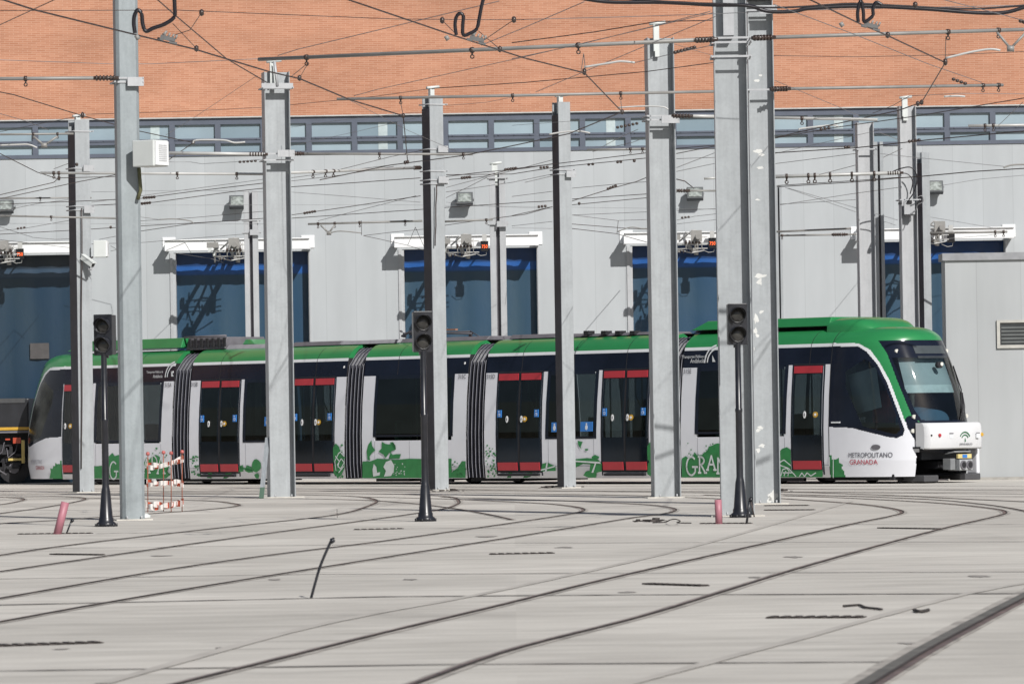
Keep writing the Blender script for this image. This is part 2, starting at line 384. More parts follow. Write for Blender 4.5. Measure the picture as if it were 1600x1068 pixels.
def strip(name, pix, parts, z=0.004, smooth=True, jitter=0.0):
    """parts: list of (offset, half width, material index, dz)"""
    P = [gnd(*p) for p in pix]
    if smooth and len(P) > 2: P = catmull(P, 12)
    else:
        Q = []
        for a, b in zip(P, P[1:]): Q += [a.lerp(b, k / 12) for k in range(12)]
        P = Q + [P[-1]]
    mb = MB(); mats = []
    for off, hw, m, dz in parts:
        if m not in mats: mats.append(m)
        mb.mi = mats.index(m); b = len(mb.v)
        for i, p in enumerate(P):
            tg = (P[min(i + 1, len(P) - 1)] - P[max(i - 1, 0)]).normalized(); n = Vector((-tg.y, tg.x, 0))
            h = hw * (1 + random.uniform(-jitter, jitter))
            for s_ in (-1, 1):
                q = p + n * (off + s_ * h); mb.v.append((q.x, q.y, z + dz))
        for i in range(len(P) - 1): mb.quad(b + 2 * i, b + 2 * i + 1, b + 2 * i + 3, b + 2 * i + 2)
    return tag(mb.build(name, mats), kind='structure')
RAIL = [(0, 0.075, SEAL, 0), (0.006, 0.030, RAILM, 0.004), (-0.018, 0.012, GROOVE, 0.008)]
rails = [
 [(-90, 880), (0, 867.5), (90, 854), (240, 836), (375, 821), (525, 804), (577, 790), (588, 782), (562, 776), (500, 773.5), (400, 772), (200, 771), (0, 772)],
 [(-90, 905), (0, 893), (240, 858), (442, 830), (600, 809), (687, 796), (712, 789), (717, 783), (702, 776), (640, 772.5), (560, 770.5), (400, 769.5), (250, 769)],
 [(-90, 950), (0, 935), (262, 890), (431, 866), (600, 845), (792, 818), (875, 805.6), (905, 800), (912, 796), (897, 791.5), (856, 787), (781, 783), (687, 779), (560, 776)],
 [(-90, 988), (0, 972), (154, 944), (319, 916), (600, 871), (852, 831), (987, 809), (1040, 802), (1055, 796), (1032, 790.6), (987, 787), (875, 782), (780, 779), (690, 776.5)],
 [(200, 1092), (281, 1068), (439, 1029), (600, 989), (781, 946), (931, 909), (1100, 870.5), (1322, 820.6), (1390, 806.7), (1410, 800.7), (1394, 794.5), (1337, 787), (1225, 779), (1100, 773)],
 [(580, 1095), (650, 1068), (800, 1015.6), (1000, 964), (1131, 924), (1255, 886), (1401, 845), (1487, 822.5), (1555, 807), (1571, 800.7), (1551, 794.5), (1469, 786), (1337, 778.5), (1225, 774)],
 [(-60, 792), (0, 788), (30, 783), (37, 780), (22, 777.5), (-60, 775)],
 [(-60, 812), (0, 802), (60, 794), (112, 785), (133, 779.5), (112, 776), (40, 774), (-60, 773)],
 [(-60, 826), (0, 818), (100, 812), (225, 803), (322, 796), (367, 791), (371, 788), (337, 783), (285, 781), (150, 778), (0, 776.5)],
]
rails += [[(-60, 781), (200, 779), (420, 778.5), (560, 781), (640, 786), (700, 793), (760, 803), (800, 812)],
 [(500, 767), (760, 770), (980, 774), (1120, 779), (1180, 784)],
 [(700, 764.5), (900, 767), (1200, 771.5), (1430, 779), (1530, 787), (1590, 796), (1640, 808)],
 [(-60, 768.5), (300, 766.5), (700, 766), (1100, 767.5), (1640, 772)],
 [(1220, 764), (1500, 765.5), (1640, 766.5)]]
for p in rails: strip('track_rail', p, RAIL, jitter=0.06)
# straight tracks running alongside the tram
for ya, yb in ((758.2, 759.5), (763.5, 764.5), (766.3, 769.5), (770.0, 776.5)):
    strip('track_rail', [(-150, ya), (1750, yb)], [(0, 0.05, RAILM, 0.005), (0, 0.03, GROOVE, 0.009)], smooth=False)
strip('track_rail', [(1225, 768), (1400, 774), (1520, 780), (1750, 790)], RAIL)
strip('track_rail', [(1150, 777), (1330, 783), (1480, 795), (1620, 812), (1750, 830)], RAIL) if False else None
# big gauge groove lower right
strip('track_rail', [(1330, 1090), (1367, 1068), (1450, 1017), (1530, 973), (1600, 936), (1760, 852)],
      [(0.05, 0.13, SEAL, 0), (0.060, 0.045, mat('dark_mastic', (.12, .115, .105), .8, 0, .3, 4), 0.004), (-0.03, 0.024, RAILM, 0.004), (0.004, 0.014, GROOVE, 0.008)], jitter=0.05)
for p in ([(-50, 1049), (700, 1038), (1380, 1034)], [(-50, 905), (500, 897), (1640, 893)], [(-50, 858), (800, 848), (1640, 846)], [(-50, 946), (600, 932), (1000, 929), (1650, 927)], [(150, 833), (262, 832), (555, 827), (894, 823)], [(1180, 820), (1307, 819), (1650, 819)],
          [(0, 796), (330, 799)], [(180, 786.5), (560, 787), (1120, 785)]):
    strip('slab_joint', p, [(0, 0.06 if p[0] == (-50, 946) else .035, JOINT, 0)], z=0.005, smooth=False, jitter=0.4)
STREAK = mat('paving_streak', (.43, .405, .37), .85, 0, .12, .8)  # faint darker strips across the paving
for p in ([(160, 1068), (500, 976), (800, 918), (1100, 849), (1330, 783)], [(900, 1090), (1240, 1000), (1500, 930), (1640, 905)]): strip('paving_streak', p, [(0, .05, STREAK, 0)], z=.0052, jitter=.15)
rs_ = random.Random(21); STAIN = mat('oil_stain', (.27, .25, .23), .6, 0, .3, 2)
for (px, py, w_, d_) in ((880, 855, .12, .3), (1180, 902, .08, .2), (640, 905, .07, .2), (350, 1012, .08, .12), (95, 1014, .06, .1), (980, 925, .07, .2), (1240, 870, .1, .3), (1420, 1005, .07, .12), (760, 838, .15, .4), (430, 905, .08, .25), (1530, 900, .1, .25), (250, 868, .12, .3)):
    c = gnd(px, py); mb = MB(); mb.poly([(c.x + w_ * rs_.uniform(.5, 1.3) * math.cos(6.283 * k / 11), c.y + d_ * rs_.uniform(.5, 1.3) * math.sin(6.283 * k / 11), .0043) for k in range(11)])
    tag(mb.build('oil_stain', STAIN), kind='structure')
# drain slots set in the paving, and one painted shadow bar
drains_and_shadow_bar = [((553, 827.5), (631, 826), .10, 'thin dark drain slot right of the middle signal base'), ((765, 866), (866, 864), .11, 'dark drain slot in open concrete at the middle of the yard'),
          ((1200, 965), (1351, 964.5), .16, 'widest drain grate in the right foreground'), ((1195, 790), (1263, 789.5), .12, 'upper of two drain grates beside the tall mast base'),
          ((1196, 797), (1272, 796.5), .16, 'lower of two drain grates beside the tall mast base'), ((-20, 1010), (158, 1004), .12, 'rusty drain slot at the lower left edge'),
          ((82, 866), (160, 867), .10, 'dark drain slot left of the black bent stake'), ((28, 834.5), (145, 833), .08, 'rusty slot under the leaning pink pipe'),
          ((1010, 912.5), (1102, 915.5), .10, 'tapering wire shadow laid as a dark bar between the long curved rails'), ((1094, 818), (1175, 817.5), .07, 'narrow slot under the upright pink pipe'),  # first bar stands in for the shadow of an off-view wire
          ((1374, 825), (1468, 826.5), .08, 'dark slot between the two rail curves at right')]
for (a, b, dpt, lab) in drains_and_shadow_bar:
    A = gnd(*a); B = gnd(*b); L = (B - A).length; ang = math.atan2(B.y - A.y, B.x - A.x); mb = MB()
    mb.box(0, L, -dpt / 2, dpt / 2, 0.003, 0.010); n = max(6, int(L / 0.09))
    mb.mi = 1
    for k in range(n): mb.box(L * (k + .15) / n, L * (k + .7) / n, -dpt / 2 - .01, dpt / 2 + .01, 0.0102, 0.016)
    tag(mb.build('drain_or_shadow_bar', [GROOVE, IRON], None, (A.x, A.y, 0), ang), lab, 'drain grate', 'drain slots and shadow bar in the yard paving')

# ------------------------------------------------------------------ depot building
WY = 130.0; WS = F / WY
def wx(px, py=450): return at_y(px, py, WY).x
def wz(px, py): return at_y(px, py, WY).z
dep = empty('depot_building', (0, WY, 0), 0, 'long tram depot with orange brick top, window band and white cladding with blue doors', 'depot')
DOORTOP = wz(735, 388) ; BANDB = wz(800, 236.5); BANDT = wz(800, 177.5)
doors = [(wx(272 + 357 * k), wx(482 + 357 * k)) for k in (-1, 0, 1, 2, 3)]
doors[4] = (wx(1362), wx(1571))
XL, XR = -60, 70
mb = MB(); x = XL
for a, b in doors + [(XR, None)]:
    mb.box(x, a, 0, 0.6, -0.5, DOORTOP)
    x = b
mb.box(XL, XR, 0.0, 0.6, DOORTOP, BANDB)
mb.build('cladding_wall', PANEL, dep)
mb = MB(); mb.box(XL, XR, -0.03, 0.6, BANDB, BANDB + 0.10); mb.build('window_sill_band', FRAMEB, dep)
mb = MB(); mb.box(XL, XR, 0.14, 0.6, BANDB + .10, BANDT); mb.build('window_backing', FRAMEB, dep)
mb = MB(); mb.box(XL, XR, -0.05, 0.6, BANDT + .035, 17.5); bw = mb.build('brick_wall', BRICK, dep)
mb = MB(); mb.box(XL, XR, -0.065, 0.5, BANDT, BANDT + .035); mb.build('brick_drip_edge', TUBEL, dep)
pitch = 71.3 / WS; xm = wx(554, 210)
k0 = int((wx(-30) - xm) / pitch) - 1
for k in range(k0, k0 + 25):
    a = xm + k * pitch; b = a + pitch
    fr = MB(); mw = 0.075; z0, z1 = BANDB + .10, BANDT
    fr.box(a, a + mw, 0.0, 0.14, z0, z1); fr.box(b - mw, b, 0.0, 0.14, z0, z1)
    fr.box(a + mw, b - mw, 0.0, 0.14, z1 - .17, z1); 
    zt = z0 + .23; fr.box(a + mw, b - mw, -0.01, 0.14, zt, zt + .14); fr.box(a + mw, b - mw, -.03, -.01, zt + .09, zt + .135)
    for q in (.15, .5, .85): fr.box(a + pitch * q - .012, a + pitch * q + .012, -.045, -.03, zt + .10, zt + .125)
    wo = fr.build('window', FRAMEB, dep)
    for (za, zb) in ((z0, zt), (zt + .14, z1 - .17)):
        pn = MB(); pn.box(a + mw, b - mw, 0.075, 0.095, za, zb)
        pn.build('pane', random.choice(PANE), wo)
    cx = 554 + 71.3 * (k + .5)
    if any(abs(cx - q) < 36 for q in (250, 590, 945, 1300)):
        bl = MB(); bl.box(a + pitch * .52, a + pitch * .72, 0.066, 0.074, z0 + .01, zt - .005); bl.box(a + pitch * .52, a + pitch * .72, 0.066, 0.074, zt + .142, z1 - .172)
        bl.build('pane_strip', mat('pale_pane_strip', (.42, .49, .50), .6), wo)  # pale upright strips over part of a few panes
# doors, jambs, curtains
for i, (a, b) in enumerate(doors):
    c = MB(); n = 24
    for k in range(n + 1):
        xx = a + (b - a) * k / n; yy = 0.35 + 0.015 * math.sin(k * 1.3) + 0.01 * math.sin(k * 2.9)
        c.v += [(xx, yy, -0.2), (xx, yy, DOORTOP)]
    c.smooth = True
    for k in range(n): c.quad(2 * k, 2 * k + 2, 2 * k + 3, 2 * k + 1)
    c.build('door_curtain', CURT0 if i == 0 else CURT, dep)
    j = MB(); j.box(a - .10, a - .03, -.03, 0, 0, DOORTOP); j.box(a, a + .05, .02, .33, 0, DOORTOP - .002); j.mi = 0
    j.box(b + .02, b + .06, -.03, 0, 0, DOORTOP)
    j.build('door_jamb', GALV2, dep)
# projecting white rail hoods over the doors
hoods = [(-102, 140, 377), (255, 490, 371), (612, 846, 366), (969, 1203, 360), (1330, 1585, 349)]
for i, (pa, pb, py) in enumerate(hoods):
    a, b = wx(pa, py), wx(pb, py); z1 = DOORTOP + .30 
    h = MB()
    h.box(a + .08, b - .08, -.68, -.56, z1 - .27, z1)                      # front beam
    h.box(a + .08, b - .08, -.74, -.56, z1 - .05 + .052, z1 + .03)
    for q in (a + .08, b - .16): h.box(q, q + .08, -.56, -.02, z1 - .27, z1)
    for q in (a - .02, b - .33): h.box(q, q + .35, -.03, 0, z1 - .22, z1 + .12)
    bevel(h.build('door_hood', WHITE, dep), .006, 1)
# sign card taped on the leftmost curtain
c = MB(); p = at_y(47, 536, WY + .3); q = at_y(77, 560, WY + .3); c.box(p.x, q.x, .29, .31, q.z, p.z)
tag(c.build('notice_card', mat('brown_card', (0.075, 0.07, 0.07), .8), dep), None)

# floodlights
def floodlight(px, py, lab, s=1.0):
    p = at_y(px, py, WY - .35); r = empty('floodlight', (p.x, WY - .02, p.z), 0, lab, 'floodlight', 'floodlights on the depot wall')
    h = MB(); Mx = Matrix.Translation((0, -.30, 0)) @ Matrix.Rotation(R(-24), 4, 'X')
    h.xbox(-.22, .22, -.05, .12, -.17, .17, Mx); h.xbox(-.15, .15, .12, .2, -.11, .11, Mx)
    for z in (-.12, -.04, .04, .12): h.xbox(-.2, .2, .12, .16, z - .012, z + .012, Mx)
    bevel(h.build('housing', mat('grey_housing', (.06, .065, .07), .5, .3), r), .015)
    g = MB(); g.xbox(-.175, .175, -.065, -.052, -.125, .125, Mx); g.build('lamp_glass', mat('lamp_glass', (.33, .36, .34), .15, .3, .5, 10), r)
    b = MB(); b.box(-.25, -.225, -.34, .02, -.02, .02); b.box(.225, .25, -.34, .02, -.02, .02); b.box(-.25, .25, 0, .02, -.05, .05); b.build('bracket', GALV, r)
floodlight(371, 315, 'grey floodlight on white wall above the left blue door')
floodlight(726, 310, 'grey floodlight on white wall left of the far paired mast')
floodlight(1086, 302, 'grey floodlight behind looped cables left of the tall mast pair')
floodlight(1461, 292, 'grey floodlight on white wall right of the right mast cluster')
floodlight(8, 322, 'grey floodlight cut by the left frame edge')

# speed displays and catenary terminations over the doors
def display(px, py, lab, front=True):
    p = at_y(px, py, WY - 1.0); r = empty('speed_display', (p.x, p.y, p.z), 0, lab, 'display', 'orange speed displays over the doors')
    h = MB(); h.box(-.10, .10, 0, .10, -.13, .13); h.box(-.11, .11, -.03, 0, .13, .145); bevel(h.build('housing', LEDOFF, r), .006)
    g = MB(); g.box(-.06, .06, .01, .1, .146, .33); g.mi = 0; g.build('mounting_block', TUBEL, r)
    c = MB(); c.tube([(.05, .05, -.13), (.04, .05, -.22), (-.1, .05, -.24), (-.25, .08, -.17)], .008, 5); c.tube([(0, .1, .2), (0, .6, .2), (0, 1.0, .1)], .02, 6); c.build('cable', TUBEL, r)
    if front:
        me = text_mesh('digits', '750', .13, LED, .002, .82)
        o = bpy.data.objects.new('digits', me); COL.objects.link(o); o.parent = r; o.rotation_euler = (R(90), 0, 0); o.location = (-.078, -.004, -.045)
display(31, 397, 'orange lit speed display at the leftmost blue door'); display(757, 385, 'orange lit speed display left of the far paired mast')
display(1113, 380, 'orange lit speed display beside the tall mast pair'); display(1486, 371, 'dark speed display seen over the rightmost door', False)

def termination(px, py, lab):
    """wire terminal frame on a long arm fixed to the wall"""
    p = at_y(px, py, WY - 1.3); r = empty('wire_terminal', (p.x, p.y, p.z), 0, lab, 'wire bracket', 'wire terminals over the depot doors')
    f = MB()
    for x_ in (-.42, -.12, .12, .3): f.tube([(x_, 0, -.16), (x_, 0, .22)], .012, 5)
    for z_ in (-.14, -.02, .16): f.tube([(-.5, .02, z_), (.45, .02, z_)], .014, 5)
    f.tube([(-.3, .1, .05), (.05, -.1, .34), (.2, -.1, .32)], .022, 6)
    f.tube([(-.42, 0, -.14), (0, -.5, -.27), (.35, -.2, -.2)], .018, 5)
    f.tube([(.3, 0, .16), (-.1, .5, .3), (-.15, 1.28, .34)], .028, 6)
    f.build('frame', TUBEL, r)
    g = MB()
    for k in range(5): g.tube([(-.12 + .09 * k, -.02, -.01), (-.12 + .09 * k, -.02, .08)], [.035, .02], 8)
    for k in range(4): g.tube([(-.3 + .09 * k, -.3 + .05 * k, -.22), (-.27 + .09 * k, -.3 + .05 * k, -.22)], .045, 8)
    g.build('insulator', INSUL, r)
    a = MB(); a.tube([(.15, -1.5, .12), (.15, 1.3, .16)], .075, 8); a.tube([(-.42, -.9, .1), (-.42, 1.3, .14)], .055, 8); a.box(-.02, .26, -1.1, -.95, .02, .3); a.box(-.6, -.3, -.95, -.85, .06, .2)
    a.tube([(.1, 0, -.2), (.02, .5, -.12), (-.1, 1.3, .1)], .05, 8); a.tube([(-.3, 0, -.2), (-.35, .6, -.2), (-.4, 1.3, -.05)], .035, 8)
    a.tube([(-.45, .0, -.3), (-.44, .1, .3)], .02, 6); a.tube([(.15, .2, -.3), (.18, .2, .25)], .06, 8)
    a.build('wall_arm', TUBE, r)
    b = MB(); b.box(-.62, -.54, -.04, .06, -.02, .22); b.box(-.5, -.44, -.04, .06, -.12, .02); b.build('junction_box', WHITE2, r)
termination(362, 392, 'silvery wire terminal over the door left of centre'); termination(722, 386, 'silvery wire terminal over the middle door')
termination(1079, 380, 'silvery wire terminal over the door left of the tall masts'); termination(4, 396, 'silvery wire terminal cut by the left frame edge')
termination(1456, 366, 'silvery wire terminal over the rightmost door')

# annex at right
AY = 107.5
def ax(px, py=600): return at_y(px, py, AY).x
a0 = ax(1479, 560); zt = at_y(1530, 395, AY).z
an = empty('annex_building', (a0, AY, 0), 0, 'low flat-roofed annex with pale grey cladding at the right edge', 'annex')
mb = MB(); mb.box(0, 30, 0, .9, -.3, zt - .16); mb.build('cladding_wall', PANEL2, an)
mb = MB(); mb.box(-.06, 30, -.06, .96, zt - .16, zt); mb.build('roof_edge', mat('grey_coping', (.25, .255, .27), .5), an)
mb = MB(); p = at_y(1557, 500, AY); q = at_y(1620, 543, AY); x0, x1 = p.x - a0, p.x - a0 + 1.5; z0, z1 = q.z + .0, p.z
mb.box(x0, x1, -.05, 0, z1 - .06, z1); mb.box(x0, x1, -.05, 0, z0, z0 + .07); mb.box(x0, x0 + .07, -.05, 0, z0 + .07, z1 - .06); mb.box(x1 - .07, x1, -.05, 0, z0 + .07, z1 - .06)
wo = mb.build('window', mat('beige_frame', (.42, .41, .38), .5), an)
mb = MB(); mb.box(x0 + .07, x1 - .07, -.02, -.004, z0 + .07, z1 - .06); mb.build('pane', mat('dark_pane', (.04, .045, .05), .1), wo)
mb = MB()
for k in range(5): mb.box(x0 + .1, x1 - .1, -.028, -.0205, z0 + .12 + k * .08, z0 + .15 + k * .08)
mb.build('slat_blind', mat('pane_slats', (.12, .13, .13), .5), wo)
mb = MB(); mb.box(-.02, 30, -.2, -.005, -.1, .06); mb.build('plinth', mat('plinth_grey', (.3, .29, .27), .8), an)


# ------------------------------------------------------------------ tram
P0 = Vector((-12.23, 125.6, 0)); P1 = Vector((8.155, 103.35, 0))
td = (P1 - P0).normalized(); ta = Vector((-td.y, td.x, 0))       # along the tram, across it away from the camera
TROT = math.atan2(td.y, td.x)
PROF = [(0, .06), (.14, .03), (.5, 0), (1.2, 0), (1.9, .035), (2.58, .10), (2.96, .16), (3.03, .18), (3.15, .26), (3.25, .37), (3.32, .50), (3.36, .70)]
CABF = []                      # filled once the cab shape is known: (front start, rear start, length function)
def inset(v, u=None):
    i = interp(PROF, v)
    if u is not None and CABF:
        a = max(u - CABF[0], CABF[1] - u)
        if a > 0:
            L_ = CABF[2](v); a = min(a, L_ * .97); i += (1.325 - i) * (1 - (1 - (a / L_) ** 2.6) ** (1 / 2.6))
    return i
def side(px, py, ins=None):
    D = ray(px, py); i = 0 if ins is None else ins
    for _ in range(4 if not CABF else 12):
        k = (P0 + ta * i - CP).dot(ta) / D.dot(ta); p = CP + D * k
        if ins is None: i = inset(p.z, (p - P0).dot(td))
    return (p - P0).dot(td), p.z
def tw(u, w, v): return P0 + td * u + ta * w + Vector((0, 0, v))
def U(px, py=650): return side(px, py)[0]
tram = empty('tram', (P0.x, P0.y, 0), TROT, 'long green and white five-section tram with red-trimmed doors parked across the yard', 'tram')
W2 = 2.65
ZONES = [(.14, 2.58, 0), (2.58, 2.96, 1), (2.96, 3.03, 2), (3.03, 3.36, 3)]
VB = sorted(set([.14, .5, 1.04, 1.2, 1.9, 2.58, 2.96, 3.03, 3.07, 3.11, 3.15, 3.2, 3.25, 3.29, 3.32, 3.345, 3.36]))
WINS = [(147.5, 252), (380, 455.5), (583.5, 708), (852.5, 932), (1086, 1182), (1186, 1228)]
DOORS = [(313, 373), (458, 521.5), (777, 845), (941, 1012), (1238, 1284.5), (98, 143)]
OPEN = sorted([(U(a) + .05, U(b) - .05) for a, b in WINS] + [(U(a) + .01, U(b) - .01) for a, b in DOORS])
def module(u0, u1, name='car_body'):
    mb = MB(); nv = len(VB)
    ring = [(inset(v), v) for v in VB] + [(W2 - inset(v), v) for v in reversed(VB)]
    n = len(ring); b = 0
    for u in (u0, u1):
        for (w_, v) in ring: mb.v.append((u, w_, v))
    mb.smooth = True
    for k in range(n):
        k2 = (k + 1) % n; va = (ring[k][1] + ring[k2][1]) / 2
        if 1.04 < va < 2.58 and k not in (nv - 1, n - 1): continue
        if k == nv - 1: mb.mi = 4
        elif k == n - 1: mb.mi = 5
        else: mb.mi = [z[2] for z in ZONES if z[0] <= va <= z[1]][0]
        mb.quad(k, k2, n + k2, n + k)
    mb.smooth = False
    for s_, u in ((0, u0), (1, u1)):       # recessed end rings then dark bulkhead
        oo = len(mb.v)
        for (w_, v) in ring: mb.v.append((u, w_, v))
        bb = len(mb.v)
        for (w_, v) in ring:
            cw = 1.325; mb.v.append((u, w_ + (0.16 if w_ < cw else -0.16), min(v, 3.27) if v > .2 else v))
        for k in range(n - 1):
            if k == nv - 1: continue
            va = (ring[k][1] + ring[k + 1][1]) / 2
            mb.mi = 5 if va < 3.03 else 3
            mb.quad(oo + k, oo + k + 1, bb + k + 1, bb + k)
        mb.mi = 5; mb.quad(*[bb + k for k in range(n)])
    return mb.build(name, [T_WHITE, T_BLACK, T_STRIP, T_GREEN, T_GREY, T_UNDER], tram)
UF_S = U(1297, 600)                         # where the front cab starts to round off
UR_S = U(97, 640)                           # same at the far left end
segs = [(UR_S, U(269)), (U(296), U(538.5)), (U(566), U(728.5)), (U(757), U(1036)), (U(1064), UF_S)]
for a, b in segs: module(a, b)
vs_ = [v for v in VB if 1.039 < v < 2.581]
def panel(a, b):
    for far in (0, 1):
        mb = MB(); mb.smooth = True
        for v in vs_:
            for u in (a, b): mb.v.append((u, inset(v) if not far else W2 - inset(v), v))
        for k in range(len(vs_) - 1): mb.quad(2 * k, 2 * k + 1, 2 * k + 3, 2 * k + 2)
        mb.smooth = False; o_ = len(mb.v)
        for u in (a, b):
            for v in vs_:
                for e in (0, .05): w_ = inset(v) + e; mb.v.append((u, w_ if not far else W2 - w_, v))
        m2 = len(vs_) * 2
        for q in (0, 1):
            for k in range(len(vs_) - 1): c = o_ + q * m2 + 2 * k; mb.quad(c, c + 1, c + 3, c + 2)
        mb.build('side_panel', T_WHITE, tram)
SEATC = mat('seat_fabric', (.05, .13, .10), .8, 0, .2, 5); POLEC = mat('grab_pole_green', (.30, .42, .30), .35, .2); INW = mat('interior_grey', (.30, .31, .32), .7)
for a, b in segs:
    e = a
    for (c, d_) in OPEN:
        if c >= a - .05 and d_ <= b + .05:
            if c - e > .02: panel(e, c)
            e = d_
    if b - e > .02: panel(e, b)
    mb = MB(); mb.box(a + .02, b - .02, .12, 2.53, .34, .38); mb.build('floor', T_GREY, tram)
    mb = MB(); mb.box(a + .02, b - .02, .25, 2.40, 2.62, 2.66); mb.build('ceiling', INW, tram)
    n = max(1, int((b - a) / 1.1)); rs = random.Random(int(a * 10))
    for k in range(n):
        uc = a + (b - a) * (k + .5) / n
        if any(U(q[0]) - .1 < uc < U(q[1]) + .1 for q in DOORS): 
            mb = MB(); mb.tube([(uc, 1.1, .38), (uc, 1.1, 2.62)], .022, 6); mb.tube([(uc + .35, .8, .38), (uc + .35, .8, 1.6), (uc + .2, .7, 2.0), (uc + .2, .7, 2.62)], .02, 6); mb.build('grab_pole', POLEC, tram); continue
        for w_ in (.35, 1.75):
            mb = MB(); mb.box(uc - .22, uc + .22, w_, w_ + .5, .72, .82); mb.box(uc + .16, uc + .24, w_, w_ + .5, .82, 1.52); bevel(mb.build('seat', SEATC, tram), .03)
        mb = MB(); mb.tube([(uc + .3, .95, .38), (uc + .3, .95, 2.62)], .02, 6); mb.build('grab_pole', POLEC, tram)
def bellows(a, b):
    mb = MB(); nr = 5; st = []
    for k in range(nr):
        w_ = (b - a) / nr; s0 = a + k * w_
        st += [(s0 + .02 * w_, .13, 0), (s0 + .30 * w_, .05, 0), (s0 + .36 * w_, .012, 0), (s0 + .46 * w_, .004, 1), (s0 + .53 * w_, .008, 1), (s0 + .60 * w_, .05, 0)]
    st.append((b, .13, 0)); vs = [.16, .5, 1.2, 1.9, 2.58, 2.85, 2.96, 3.03, 3.1, 3.15, 3.2, 3.25, 3.28, 3.3]
    n = 0
    for (u, e, _) in st:
        ring = [(inset(v) + e + .10 * min(1, max(0, (v - 2.85) / .15)) + max(0, v - 3.0) * .2, min(v, 3.31) - max(0, v - 3.05) * .1) for v in vs]; ring += [(W2 - q, z) for q, z in reversed(ring)]
        n = len(ring)
        for q, z in ring: mb.v.append((u, q, z))
    mb.smooth = False
    for i in range(len(st) - 1):
        mb.mi = 1 if st[i][2] and st[i + 1][2] else 0
        for k in range(n):
            k2 = (k + 1) % n; mb.quad(i * n + k, i * n + k2, (i + 1) * n + k2, (i + 1) * n + k)
    mb.build('bellows', [T_RUB, T_RIB], tram)
for (a, b), (c, d_) in zip(segs, segs[1:]): bellows(b, c)

def patch(mb, u0, u1, v0, v1, off, lean0=0, lean1=0):
    """raised piece that follows the side profile"""
    vs = [v0] + [v for v in VB if v0 + .01 < v < v1 - .01] + [v1]; b = len(mb.v); n = len(vs)
    for v in vs:
        k = (v - v0) / max(1e-6, v1 - v0); ua = u0 + lean0 * k; ub = u1 + lean1 * k; i = inset(v)
        mb.v += [(ua, i + .002, v), (ua, i - off, v), (ub, i - off, v), (ub, i + .002, v)]
    for k in range(n - 1):
        for c in range(3): mb.quad(b + 4 * k + c, b + 4 * k + c + 1, b + 4 * k + 4 + c + 1, b + 4 * k + 4 + c)
    mb.quad(b, b + 1, b + 2, b + 3); e = b + 4 * (n - 1); mb.quad(e + 3, e + 2, e + 1, e)
def decal(parent, name, pts, m, off=.016):
    """flat film cut to an outline given in photo pixels on the tram side"""
    uv = [side(*p) for p in pts]; mb = MB(); mb.poly([(u, inset(v) - off, v) for u, v in uv])
    return mb.build(name, m, parent, tri=True)
def oval(mb, uc, vc, ru, rv, off, n=12):
    mb.prism
    b = len(mb.v)
    for d_ in (off - .01, off):
        for k in range(n):
            an = 2 * math.pi * k / n; v = vc + rv * math.sin(an); mb.v.append((uc + ru * math.cos(an), inset(v, uc + ru * math.cos(an)) - d_, v))
    for k in range(n): mb.quad(b + k, b + (k + 1) % n, b + n + (k + 1) % n, b + n + k)
    mb.quad(*[b + n + k for k in range(n)])

DT, DB = 2.58, .30
def leaf(px0, px1, btn, sign, yellow):
    u0, u1 = U(px0), U(px1); mb = MB(); patch(mb, u0 + .015, u1 - .015, DB, 1.04, .012)
    for q in (u0 + .015, u1 - .055): patch(mb, q, q + .04, 1.04, DT, .012)
    patch(mb, u0 + .055, u1 - .055, 2.38, DT, .012); patch(mb, u0 + .055, u1 - .055, 1.04, 1.06, .012)
    d_ = mb.build('door', T_GLASS, tram)
    g_ = MB(); patch(g_, u0 + .055, u1 - .055, 1.06, 2.38, .008); g_.build('door_glass', TINT, d_)
    g_ = MB(); patch(g_, u0 + .03, u1 - .03, 1.04, 2.56, .008); g_.v = [(x_, W2 - y_, z_) for x_, y_, z_ in g_.v]; g_.build('far_door_glass', TINT, d_)
    for (v0, v1) in ((DB + .02, DB + .205), (2.40, 2.555)):
        r_ = MB(); patch(r_, u0 + .03, u1 - .03, v0, v1, .028); r_.build('red_panel', T_RED, d_)
    if btn is not None:
        q = MB(); oval(q, u0 + (u1 - u0) * btn, 1.50, .040, .078, .032); q.build('door_button', WHITE, d_)
        q = MB(); oval(q, u0 + (u1 - u0) * btn, 1.50, .014, .035, .036); q.build('button_ring', T_GREY, d_)
    if yellow:
        q = MB(); oval(q, u0 + (u1 - u0) * yellow, 1.50, .072, .066, .030); q.build('warning_ring', YELL, d_)
        q = MB(); oval(q, u0 + (u1 - u0) * yellow, 1.50, .032, .03, .035); q.build('button_ring', WHITE, d_)
    if sign is not None:
        us = u0 + (u1 - u0) * sign
        q = MB(); patch(q, us - .065, us + .065, 1.545, 1.715, .030); pg = q.build('pictogram', T_BLUE, d_)
        q = MB(); q.mi = 0
        oval(q, us, 1.605, .036, .036, .034); oval(q, us - .01, 1.682, .014, .014, .034)
        q.build('pictogram_figure', T_STRIP, d_)
        q = MB(); oval(q, us + .004, 1.607, .022, .022, .0375); q.build('pictogram_hole', T_BLUE, d_)
def door2(px0, px1):
    m_ = (px0 + px1) / 2
    leaf(px0, m_ - 1.0, .50, .13, None); leaf(m_ + 1.0, px1, .12, .82, .28)
for a, b in ((313, 373), (458, 521.5), (777, 845), (941, 1012)): door2(a, b)
leaf(1238, 1284.5, .44, None, .80); leaf(98, 143, .12, None, .30)
def white_post(px0, px1, lean0=0.05, lean1=-.05):
    pass
